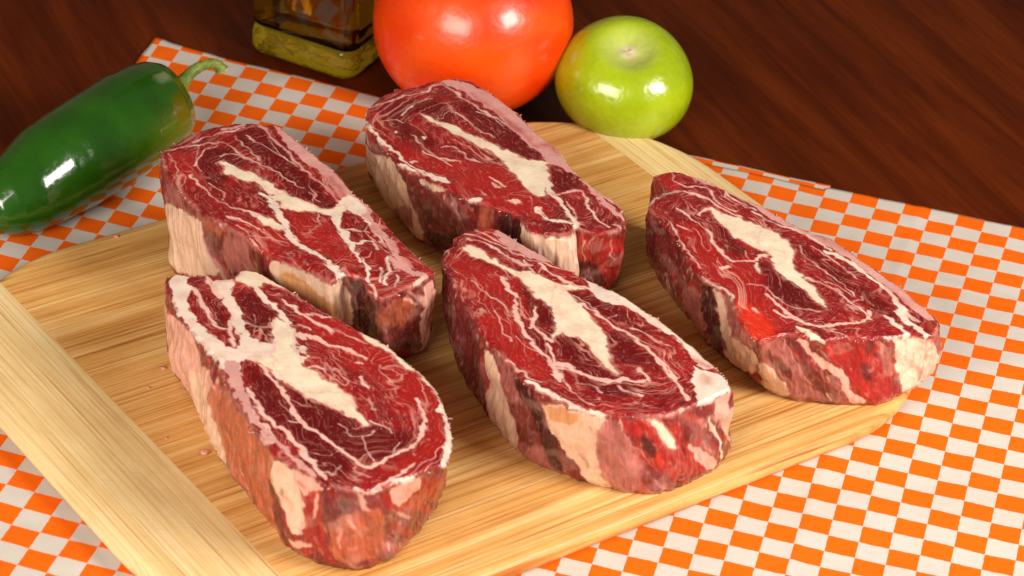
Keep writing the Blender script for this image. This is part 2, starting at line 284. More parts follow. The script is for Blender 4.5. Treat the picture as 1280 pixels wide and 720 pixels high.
# ------------------------------------------------------------------ checked cloth
CA = 0.8871778                                      # depth of a printed check in widths
CM = np.array([[0.97712152, 0.21268177], [-0.21268177, 0.97712152]]); CO = np.array([12.26799018, -7.65749807])
SLAB_1 = (20.79, 23.59)
STEAK_1 = dict(top=[(-12.81,-1.35,5.1),(-12.43,-0.69,5.09),(-12.11,-0.15,5.08),(-11.79,0.34,5.07),(-11.2,0.9,5.05),(-10.52,1.37,5.02),(-9.77,1.45,5),(-9.06,1.53,4.97),(-8.46,0.94,4.95),(-7.69,0.06,4.92),(-6.85,-0.79,4.88),(-6.41,-1.44,4.87),(-5.85,-2.44,4.84),(-5.25,-3.04,4.82),(-4.64,-3.89,4.79),(-4.21,-4.66,4.77),(-3.67,-5.4,4.75),(-3,-6.24,4.72),(-2.66,-6.66,4.7),(-3.11,-7.46,4.71),(-3.73,-8.1,4.73),(-4.28,-8.76,4.75),(-4.72,-8.39,4.77),(-4.98,-7.63,4.78),(-5.65,-7.49,4.81),(-5.92,-7.95,4.82),(-6.03,-8.13,4.82),(-6.56,-7.72,4.84),(-7.08,-7.45,4.87),(-7.93,-7.12,4.9),(-8.26,-6.85,4.91),(-8.7,-6.61,4.93),(-9.17,-6.12,4.95),(-9.97,-5.5,4.98),(-10.69,-5.06,5.01),(-11.38,-4.35,5.04),(-12.05,-3.08,5.07),(-12.58,-2.23,5.09)],
 bot=[(-12.22,-2.39),(-11.96,-1.47),(-11.73,-0.74),(-11.48,-0.1),(-11,0.63),(-10.4,1.24),(-9.69,1.38),(-8.98,1.47),(-8.39,0.91),(-7.62,0.06),(-6.79,-0.74),(-6.35,-1.38),(-5.8,-2.34),(-5.21,-2.91),(-4.59,-3.65),(-4.15,-4.22),(-3.61,-4.69),(-2.95,-5.14),(-2.63,-5.34),(-2.87,-6.07),(-3.48,-6.51),(-4.12,-6.88),(-4.49,-6.88),(-4.9,-6.37),(-5.34,-6.73),(-5.62,-7.1),(-5.73,-7.24),(-6.14,-7.4),(-6.56,-7.14),(-7.21,-6.69),(-7.51,-6.49),(-7.87,-6.25),(-8.35,-5.92),(-9.09,-5.46),(-9.7,-5.07),(-10.36,-4.54),(-11.28,-3.72),(-11.8,-3.05)],
 cut=[('dark',0.000,[(-10.55,0.47),(-9.75,1.33),(-8.48,-0.16),(-7.42,-1.86),(-6.36,-3.3),(-6.84,-3.63),(-7.81,-2.97),(-8.84,-1.51),(-9.8,-0.72)]),
 ('dark',0.000,[(-11.55,-1.18),(-10.71,-0.32),(-9.69,-1.11),(-10.1,-1.63),(-10.66,-1.78),(-10.18,-2.57),(-10.6,-3.29),(-11.17,-2.63)]),
 ('bright',0.000,[(-8.15,-4.19),(-6.98,-3.99),(-5.74,-5.33),(-5.08,-6.78),(-5.76,-7.04),(-7.32,-5.92)]),
 ('bright',0.000,[(-12.71,-1.59),(-11.7,-0.9),(-11.32,-2.67),(-10.34,-4.03),(-11.21,-3.45),(-12.11,-2.67)]),
 ('bright',0.000,[(-9.79,-5.33),(-8.72,-4.86),(-7.79,-5.69),(-7.82,-6.27),(-8.55,-6.92),(-9.18,-6.04)]),
 ('pink',0.091,[(-12.8,-1.35),(-12.37,-1.03),(-11.89,-0.72),(-11.23,-0.46),(-10.63,-0.14),(-10.24,-0.62),(-9.76,-1.02),(-9.18,-1.39),(-8.67,-1.57),(-7.88,-2.39)]),
 ('pink',0.091,[(-11.82,-0.46),(-11.22,0.23),(-10.64,0.66),(-10.26,1.08)]),
 ('pale',0.136,[(-11.01,0.61),(-10.28,1.24)]),
 ('pink',0.053,[(-10.38,0.4),(-9.44,-1.04)]),
 ('pink',0.053,[(-9.97,0.52),(-9.22,-0.25),(-8.4,-0.77)]),
 ('pink',0.045,[(-9.19,0.4),(-8.7,-0.53),(-7.99,-1.08)]),
 ('pale',0.136,[(-9.63,1.25),(-9.1,0.53),(-8.59,-0.08),(-8.08,-0.79),(-7.49,-1.67),(-6.83,-2.32),(-6.33,-3.09)]),
 ('pink',0.068,[(-10.69,-1.21),(-10.43,-0.83),(-9.99,-0.87),(-9.61,-1.29)]),
 ('pink',0.076,[(-11.5,-2),(-11.36,-1.02),(-10.96,-0.44)]),
 ('pink',0.038,[(-12.47,-1.42),(-12.09,-2.15),(-12.03,-2.85)]),
 ('pink',0.038,[(-11.63,-0.67),(-11.51,-1.79),(-11.28,-2.25)]),
 ('pale',0.000,[(-9.24,1.63),(-8.91,1.61),(-7.64,0.06),(-6.34,-1.48),(-6.23,-2.57),(-6.67,-1.87),(-7.38,-1.23),(-8.2,-0.19),(-8.87,0.81)]),
 ('pale',0.000,[(-7.48,-0.56),(-7.08,-0.77),(-6.32,-1.81),(-5.6,-2.64),(-5.11,-3.32),(-5.15,-4.02),(-5.7,-3.76),(-6.19,-3.09),(-6.53,-2.37),(-7.11,-1.4)]),
 ('bright',0.136,[(-6.87,-1.65),(-6.57,-1.98)]),
 ('bright',0.106,[(-7.25,-1.64),(-7.11,-1.91)]),
 ('bright',0.121,[(-6.4,-2.14),(-6.23,-2.7)]),
 ('bright',0.106,[(-6.74,-2.33),(-6.42,-2.85)]),
 ('white',0.000,[(-6.38,-3.24),(-6.04,-2.45),(-5.58,-2.84),(-5.03,-4.18),(-4.5,-5.4),(-4.71,-5.27),(-5.17,-4.32),(-5.47,-3.9),(-5.94,-3.43),(-6.11,-3.77),(-5.99,-4.91),(-6.23,-4.58),(-6.52,-3.87)]),
 ('cream',0.000,[(-10.65,-1.51),(-10.45,-1.39),(-10.1,-1.63),(-9.76,-1.8),(-9.3,-2.04),(-9.06,-2.28),(-8.61,-2.47),(-7.9,-3.1),(-7.01,-3.57),(-6.49,-3.55),(-6.15,-3.25),(-6.04,-3.82),(-6.45,-3.92),(-6.96,-3.95),(-7.58,-3.99),(-8.14,-4.13),(-8.47,-3.55),(-8.85,-3.04),(-9.13,-2.51),(-9.54,-2.66),(-9.96,-2.62),(-10.11,-2.3),(-10.59,-2.12),(-10.39,-1.81)]),
 ('cream',0.000,[(-8.66,-2.62),(-7.68,-3.37),(-7.06,-3.71),(-6.6,-3.65),(-6.32,-3.33),(-5.96,-3.23),(-6.1,-3.87),(-6.5,-4.06),(-6.98,-3.94),(-8.16,-4.14)]),
 ('white',0.227,[(-6.37,-3.83),(-6.01,-4.72),(-5.65,-5.69),(-5.14,-6.7)]),
 ('white',0.166,[(-5.72,-5.52),(-5.4,-5.63),(-4.93,-5.13),(-4.66,-5.83)]),
 ('pink',0.068,[(-5.9,-4.75),(-5.39,-4.71),(-5.07,-4.78)]),
 ('pale',0.378,[(-5.27,-3.85),(-4.77,-4.7),(-4.11,-5.69),(-3.51,-6.67)]),
 ('pale',0.378,[(-4.11,-6.25),(-3.53,-6.95),(-2.76,-7.13)]),
 ('bright',0.076,[(-3.61,-6.13),(-3.05,-6.65),(-2.79,-6.72)]),
 ('bright',0.121,[(-4.14,-5.31),(-3.62,-5.95),(-3.13,-6.29)]),
 ('bright',0.106,[(-4.99,-4.56),(-4.68,-5.64),(-4.23,-6.57)]),
 ('white',0.166,[(-5.08,-6.5),(-4.83,-7.18),(-4.82,-7.82)]),
 ('white',0.113,[(-4.45,-6.9),(-4.38,-7.72)]),
 ('white',0.113,[(-4.26,-6.29),(-4.14,-7.01),(-4.21,-7.86)]),
 ('white',0.091,[(-3.82,-7.21),(-3.86,-7.86)]),
 ('pink',0.151,[(-4.75,-7.99),(-4.5,-8.56)]),
 ('pink',0.189,[(-3.27,-7.63),(-3,-7.28)]),
 ('white',0.272,[(-8.9,-3.26),(-8.56,-3.67),(-8.21,-4.37),(-7.87,-5.06)]),
 ('white',0.302,[(-8.67,-3.66),(-8.28,-4.26),(-7.82,-5.41),(-7.43,-6.08),(-6.76,-6.57),(-6.14,-7.16),(-5.73,-7.62)]),
 ('pink',0.106,[(-11.52,-2.62),(-10.62,-3.9),(-9.92,-4.41),(-9.17,-4.61)]),
 ('pink',0.060,[(-10.86,-2.96),(-10.45,-3.25),(-10.18,-3.68),(-10.24,-4)]),
 ('pink',0.121,[(-10.04,-5),(-9.39,-5.22),(-8.75,-5.45)]),
 ('pink',0.197,[(-9.27,-4.61),(-8.85,-4.7),(-8.42,-4.78)]),
 ('cream',0.000,[(-9,-4.73),(-8.66,-4.55),(-8.01,-5.16),(-8.02,-5.48),(-8.47,-5.18),(-8.77,-5.26)]),
 ('pink',0.060,[(-9.08,-6.01),(-8.47,-5.96),(-7.72,-6.24)]),
 ('pink',0.106,[(-11.37,-4.45),(-10.79,-5.19),(-9.96,-5.56)]),
 ('pink',0.091,[(-9.55,-5.56),(-9.03,-6),(-8.71,-6.49)]),
 ('pink',0.030,[(-7.27,-5.43),(-6.93,-5.25),(-6.74,-4.71),(-7.17,-4.53)]),
 ('pink',0.076,[(-6.94,-3.88),(-6.86,-4.55)]),
 ('pink',0.038,[(-7.38,-2.75),(-7.13,-3.13),(-6.95,-3.29)]),
 ('pink',0.038,[(-8.8,-1.53),(-7.96,-2.34),(-7.67,-2.57)])],
 side=[('tan',0.000,[(30.88,1.5),(28.63,0.8),(26.98,0.2),(26.98,0.8),(26.98,1.6),(26.38,2.2),(30.84,4),(30.97,2.8)]),
 ('mauve',0.188,[(30.93,1.8),(30.97,2.6),(30.97,3.5)]),
 ('mauve',0.000,[(29.66,0.2),(28.63,0),(28.06,0),(28.99,0.9),(30.97,1.6)]),
 ('white',0.050,[(29.51,0.2),(29.46,0.6)]),
 ('white',0.050,[(28.63,0),(28.2,0)]),
 ('rust',0.000,[(27.13,0.1),(26.25,0),(25.23,0),(25.83,0.7),(26.59,0.5)]),
 ('purple',0.000,[(26.73,0.5),(25.54,0.1),(25.39,0.6),(26.09,1.2),(26.42,1.9),(26.59,1.5),(26.88,1.4)]),
 ('mauve',0.000,[(25.87,0.3),(24.78,0),(24.2,0.4),(23.58,0.7),(25.69,1.8),(26.25,1.4)]),
 ('purple',0.000,[(24.78,0),(23.75,0.1),(23.47,0.7),(23.3,1),(24.41,1.1)]),
 ('tan',0.000,[(23.43,0),(20.61,0),(20.23,0.2),(19.99,1.3),(20.06,2.7),(21.47,1.9),(22.76,1.4),(23.6,0.8)]),
 ('amber',0.000,[(23.17,0.4),(22.02,0.6),(21.04,0.8),(20.84,1.7),(21.61,1.7),(22.9,1.4)]),
 ('black',0.000,[(20.19,0.1),(19.59,0),(18.46,0.2),(18.35,2),(18.16,3),(19.96,2.6),(19.99,1.3)]),
 ('rust',0.000,[(18.37,0.5),(17.16,0.1),(16.54,1.2),(17.07,2),(18.11,1.8)]),
 ('pinkfat',0.156,[(17.16,0.4),(16.62,0.9)]),
 ('mauve',0.038,[(19.89,1.5),(18.9,1.2),(18.4,1.5)]),
 ('pinkfat',0.000,[(16.31,0.3),(15.53,0.3),(15.53,2.8),(16.45,4),(16.58,2.8)]),
 ('purple',0.000,[(18.11,1.8),(17.16,2),(16.49,2.6),(16.8,3.7),(17.51,3.1)])])
SLAB_2 = (19.10, 22.12)
STEAK_2 = dict(top=[(-6.01,3.75,4.4),(-6.03,4.41,4.4),(-5.57,5.56,4.39),(-4.99,6.17,4.38),(-4.25,6.71,4.36),(-3.82,7.13,4.35),(-3.17,7.43,4.33),(-2.35,7.52,4.31),(-1.8,6.98,4.29),(-1.08,6.17,4.27),(-0.4,5.43,4.25),(0.32,4.24,4.22),(0.86,3.61,4.2),(1.14,3.32,4.19),(1.63,2.18,4.18),(2.1,1.44,4.16),(2.8,0.55,4.13),(3.36,0.02,4.11),(3.73,-0.76,4.1),(3.66,-1.64,4.1),(3.25,-2.06,4.11),(2.89,-2.35,4.12),(2.34,-2.22,4.13),(2.02,-1.93,4.15),(1.82,-2.56,4.15),(1.48,-2.69,4.16),(0.95,-2.71,4.17),(0.4,-2.58,4.19),(0.02,-1.77,4.21),(-0.33,-1.58,4.22),(-0.68,-1.5,4.23),(-1.06,-1.33,4.24),(-2,-0.96,4.27),(-2.58,-0.49,4.29),(-3.24,-0.16,4.31),(-3.97,0.33,4.33),(-4.56,0.8,4.35),(-5.02,1.6,4.37),(-5.53,2.4,4.38),(-5.89,3.01,4.39)],
 bot=[(-5.67,5.06),(-5.74,5.54),(-5.37,6.36),(-4.85,6.75),(-4.16,7.06),(-3.76,7.38),(-3.11,7.68),(-2.29,7.76),(-1.74,7.22),(-1.02,6.41),(-0.34,5.67),(0.38,4.47),(0.91,3.83),(1.19,3.55),(1.7,2.49),(2.21,1.94),(2.95,1.28),(3.55,0.91),(3.94,0.29),(3.7,-0.61),(3.35,-1.12),(3.08,-1.53),(2.62,-1.82),(2.39,-2.15),(2.16,-2.77),(1.81,-2.91),(1.32,-2.62),(0.82,-2.31),(0.11,-1.67),(-0.22,-1.42),(-0.52,-1.19),(-0.88,-0.92),(-1.72,-0.27),(-2.34,0.2),(-2.96,0.68),(-3.71,1.23),(-4.14,1.91),(-4.65,2.74),(-5.1,3.63),(-5.39,4.32)],
 cut=[('dark',0.000,[(-5.59,4.07),(-5.04,5.35),(-4.13,5.35),(-3.61,5.95),(-2.72,4.58),(-2.92,4.19),(-3.57,4.03),(-4.19,4.66),(-4.56,3.78),(-3.82,2.97),(-2.99,2.3),(-3.88,2.3),(-4.9,2.69)]),
 ('dark',0.000,[(-2.82,5.92),(-2,5.56),(-1.09,4.66),(-0.22,4.1),(0.71,2.25),(-0.01,2.18),(-0.88,2.94),(-1.78,3.93),(-2.4,4.78)]),
 ('bright',0.000,[(-4.9,2.04),(-3.73,1.9),(-2.16,1.43),(-0.52,1.42),(-0.41,0.6),(-2.6,0.05),(-4.28,0.69)]),
 ('bright',0.000,[(-2.59,-0.18),(-1.58,1.01),(-0.26,0.7),(1.07,-0.94),(1.11,-1.84),(-0.08,-1.52),(-1.16,-1.38),(-1.99,-0.97)]),
 ('dark',0.000,[(0.87,1.76),(1.66,1.85),(2.12,1.22),(2.14,0.6),(1.18,0.15),(0.95,0.51)]),
 ('pink',0.091,[(-5.96,4.43),(-5.05,5.46),(-4.19,6.03),(-3.59,7.06),(-2.98,6.57),(-2.24,5.73),(-1.27,4.84),(-0.45,4.26),(0.39,3.15)]),
 ('pink',0.068,[(-4.65,4.2),(-4.58,4.67),(-4.23,5.21),(-3.71,5.69)]),
 ('pink',0.060,[(-3.18,5.48),(-2.38,4.56),(-1.77,3.82),(-1.19,3.52)]),
 ('pink',0.076,[(-1.97,5.11),(-1.27,4.84)]),
 ('pink',0.068,[(-4.2,2.87),(-3.88,2.3),(-3.16,1.61),(-2.67,0.98)]),
 ('pink',0.091,[(-3.67,1.81),(-2.93,1.45),(-2.27,1.41)]),
 ('pink',0.091,[(-3.05,2.29),(-2.44,2.33),(-2.07,1.67),(-1.62,1.57)]),
 ('pink',0.045,[(-5.43,3.55),(-4.97,4.01),(-4.6,3.65)]),
 ('white',0.197,[(-3.84,2.85),(-3.75,2.81)]),
 ('pink',0.136,[(-4.82,3.02),(-4.78,3.03)]),
 ('pink',0.197,[(-4.04,0.96),(-3.93,1.04)]),
 ('pale',0.000,[(-3.59,7.12),(-3.14,7.23),(-2.57,7.27),(-1.68,6.79),(-0.75,5.54),(0.87,3.6),(1.01,2.87),(0.38,3.26),(-0.69,4.54),(-1.91,5.93),(-2.82,6.73)]),
 ('pale',0.000,[(-1.95,6.49),(-1.27,6.55),(-0.15,4.9),(1.15,3.45),(1.65,2.17),(2.17,1.39),(1.89,1.48),(1.43,2.01),(0.77,1.95),(0.64,2.56),(-0.37,3.84),(-1.18,5.09),(-1.89,5.7)]),
 ('pink',0.060,[(-2.86,6.49),(-1.57,4.99),(-0.91,4.37)]),
 ('bright',0.053,[(-2.17,6.44),(-1.31,5.4),(-0.22,4.1)]),
 ('bright',0.166,[(0.59,3.48),(0.99,3.41),(1.06,2.99)]),
 ('bright',0.060,[(-0.82,4.84),(0.38,3.26)]),
 ('pale',0.340,[(2.23,1.14),(2.81,0.34),(3.36,-0.04)]),
 ('pale',0.340,[(2.47,0.68),(3.1,-0.31),(3.65,-0.99)]),
 ('cream',0.000,[(-4.12,4.56),(-3.35,4.08),(-2.62,4.04),(-2.19,3.49),(-1.73,3.27),(-1.28,3.06),(-0.98,2.81),(-0.56,2.26),(0.11,2.1),(-0.19,1.5),(-0.76,1.78),(-1.12,2.34),(-1.58,2.55),(-2.03,2.76),(-2.34,3.12),(-2.73,3.24),(-3.21,3.67),(-3.91,4.05)]),
 ('cream',0.000,[(-1.74,3.38),(-1.15,2.87),(-0.47,2.5),(0.1,2.16),(0.79,2.22),(0.89,1.77),(0.98,0.52),(0.83,-0.45),(0.38,-0.09),(-0.08,0.47),(-0.5,1.21),(-1,2.15),(-1.7,2.68)]),
 ('white',0.242,[(0.75,1.2),(1.02,0.11),(1.55,-0.79),(1.9,-1.51),(2.02,-1.89)]),
 ('pink',0.121,[(1.14,-0.06),(1.82,0.41),(2.26,0.31),(2.4,-0.48),(2.69,-1.32),(3.19,-1.7)]),
 ('pink',0.106,[(1.7,-0.44),(2.05,-1.27),(2.02,-1.79)]),
 ('bright',0.091,[(1.99,0.35),(2.16,0.08)]),
 ('bright',0.076,[(1.19,0.05),(1.46,0.01)]),
 ('white',0.166,[(-6.03,3.4),(-5.69,2.82),(-5.24,2.17),(-4.82,1.73),(-4.42,0.97),(-3.6,0.33),(-2.82,0)]),
 ('white',0.151,[(-4.57,0.8),(-3.71,0.27),(-2.7,-0.16)]),
 ('white',0.197,[(-1.78,-0.97),(-1.51,-1)]),
 ('pink',0.227,[(-0.33,-0.92),(-0.12,-0.82)]),
 ('pink',0.197,[(-1.01,0.15),(-0.81,-0.01)]),
 ('pink',0.121,[(-1.18,0.58),(-0.66,0.08)]),
 ('pink',0.121,[(0.7,-1.03),(0.99,-1.56)]),
 ('pink',0.076,[(-1.61,-0.26),(-1.31,-0.65)]),
 ('pale',0.151,[(3.34,-1.47),(3.67,-1.59)]),
 ('white',0.151,[(0.59,-1.02),(0.89,-1.66),(1.27,-1.77)]),
 ('white',0.197,[(1.37,-1.74),(1.91,-1.76)])],
 side=[('tan',0.000,[(30.76,1.5),(29.2,0.8),(27.84,0),(27.09,0.7),(26.54,2.4),(26.06,3.3),(26.67,4),(28.3,3.9),(30.57,3.8)]),
 ('mauve',0.000,[(28.54,3.7),(27.05,2),(26.58,2.8),(27.09,3.7),(28.3,4)]),
 ('amber',0.063,[(27.36,0.7),(26.9,1.6),(26.41,2.8)]),
 ('tan',0.000,[(26.5,0),(25.83,0),(25.05,0),(25.31,0.3),(26.23,0.6)]),
 ('purple',0.000,[(27.13,0.5),(25.31,0.4),(24.75,1.5),(23.21,0.5),(23.09,1),(24.35,2.2),(25.35,3.5),(26.41,2.3)]),
 ('black',0.000,[(26.41,3),(25.31,2.8),(24.31,1.8),(25.05,3.5),(25.88,3.7)]),
 ('mauve',0.088,[(25.16,0.2),(24.9,1),(24.46,1.2)]),
 ('rust',0.000,[(23.7,0.1),(23.11,0.1),(22.96,0.8),(23.7,1.5)]),
 ('black',0.000,[(22.92,0.1),(22.24,0),(21.31,0.9),(22.46,1.2),(22.9,0.8)]),
 ('tan',0.000,[(22.22,0),(20.94,0),(19.17,0),(19.02,0.9),(19.06,2.4),(20.32,1.4),(21.45,1.1)]),
 ('cream',0.000,[(22.16,0),(20.92,0),(19.95,0),(19.11,0),(19.2,2.2),(19.81,0.4),(20.42,0.1),(21.17,0.1)]),
 ('red',0.000,[(19.11,0),(18.04,0),(16.26,0.6),(16.17,2.6),(17.01,3.8),(18.64,2.5),(19.04,2.1)]),
 ('black',0.000,[(19.04,1.4),(18.01,1.8),(17.52,3.4),(18.61,3.1),(19.06,2.3)]),
 ('pinkfat',0.063,[(18.67,0.5),(18.71,1.5)]),
 ('pinkfat',0.063,[(18.28,0),(18.53,0.6)]),
 ('pinkfat',0.050,[(17.52,0.4),(17.52,2.1)]),
 ('pinkfat',0.088,[(16.57,0.3),(16.17,2.6),(16.48,3.5)])])
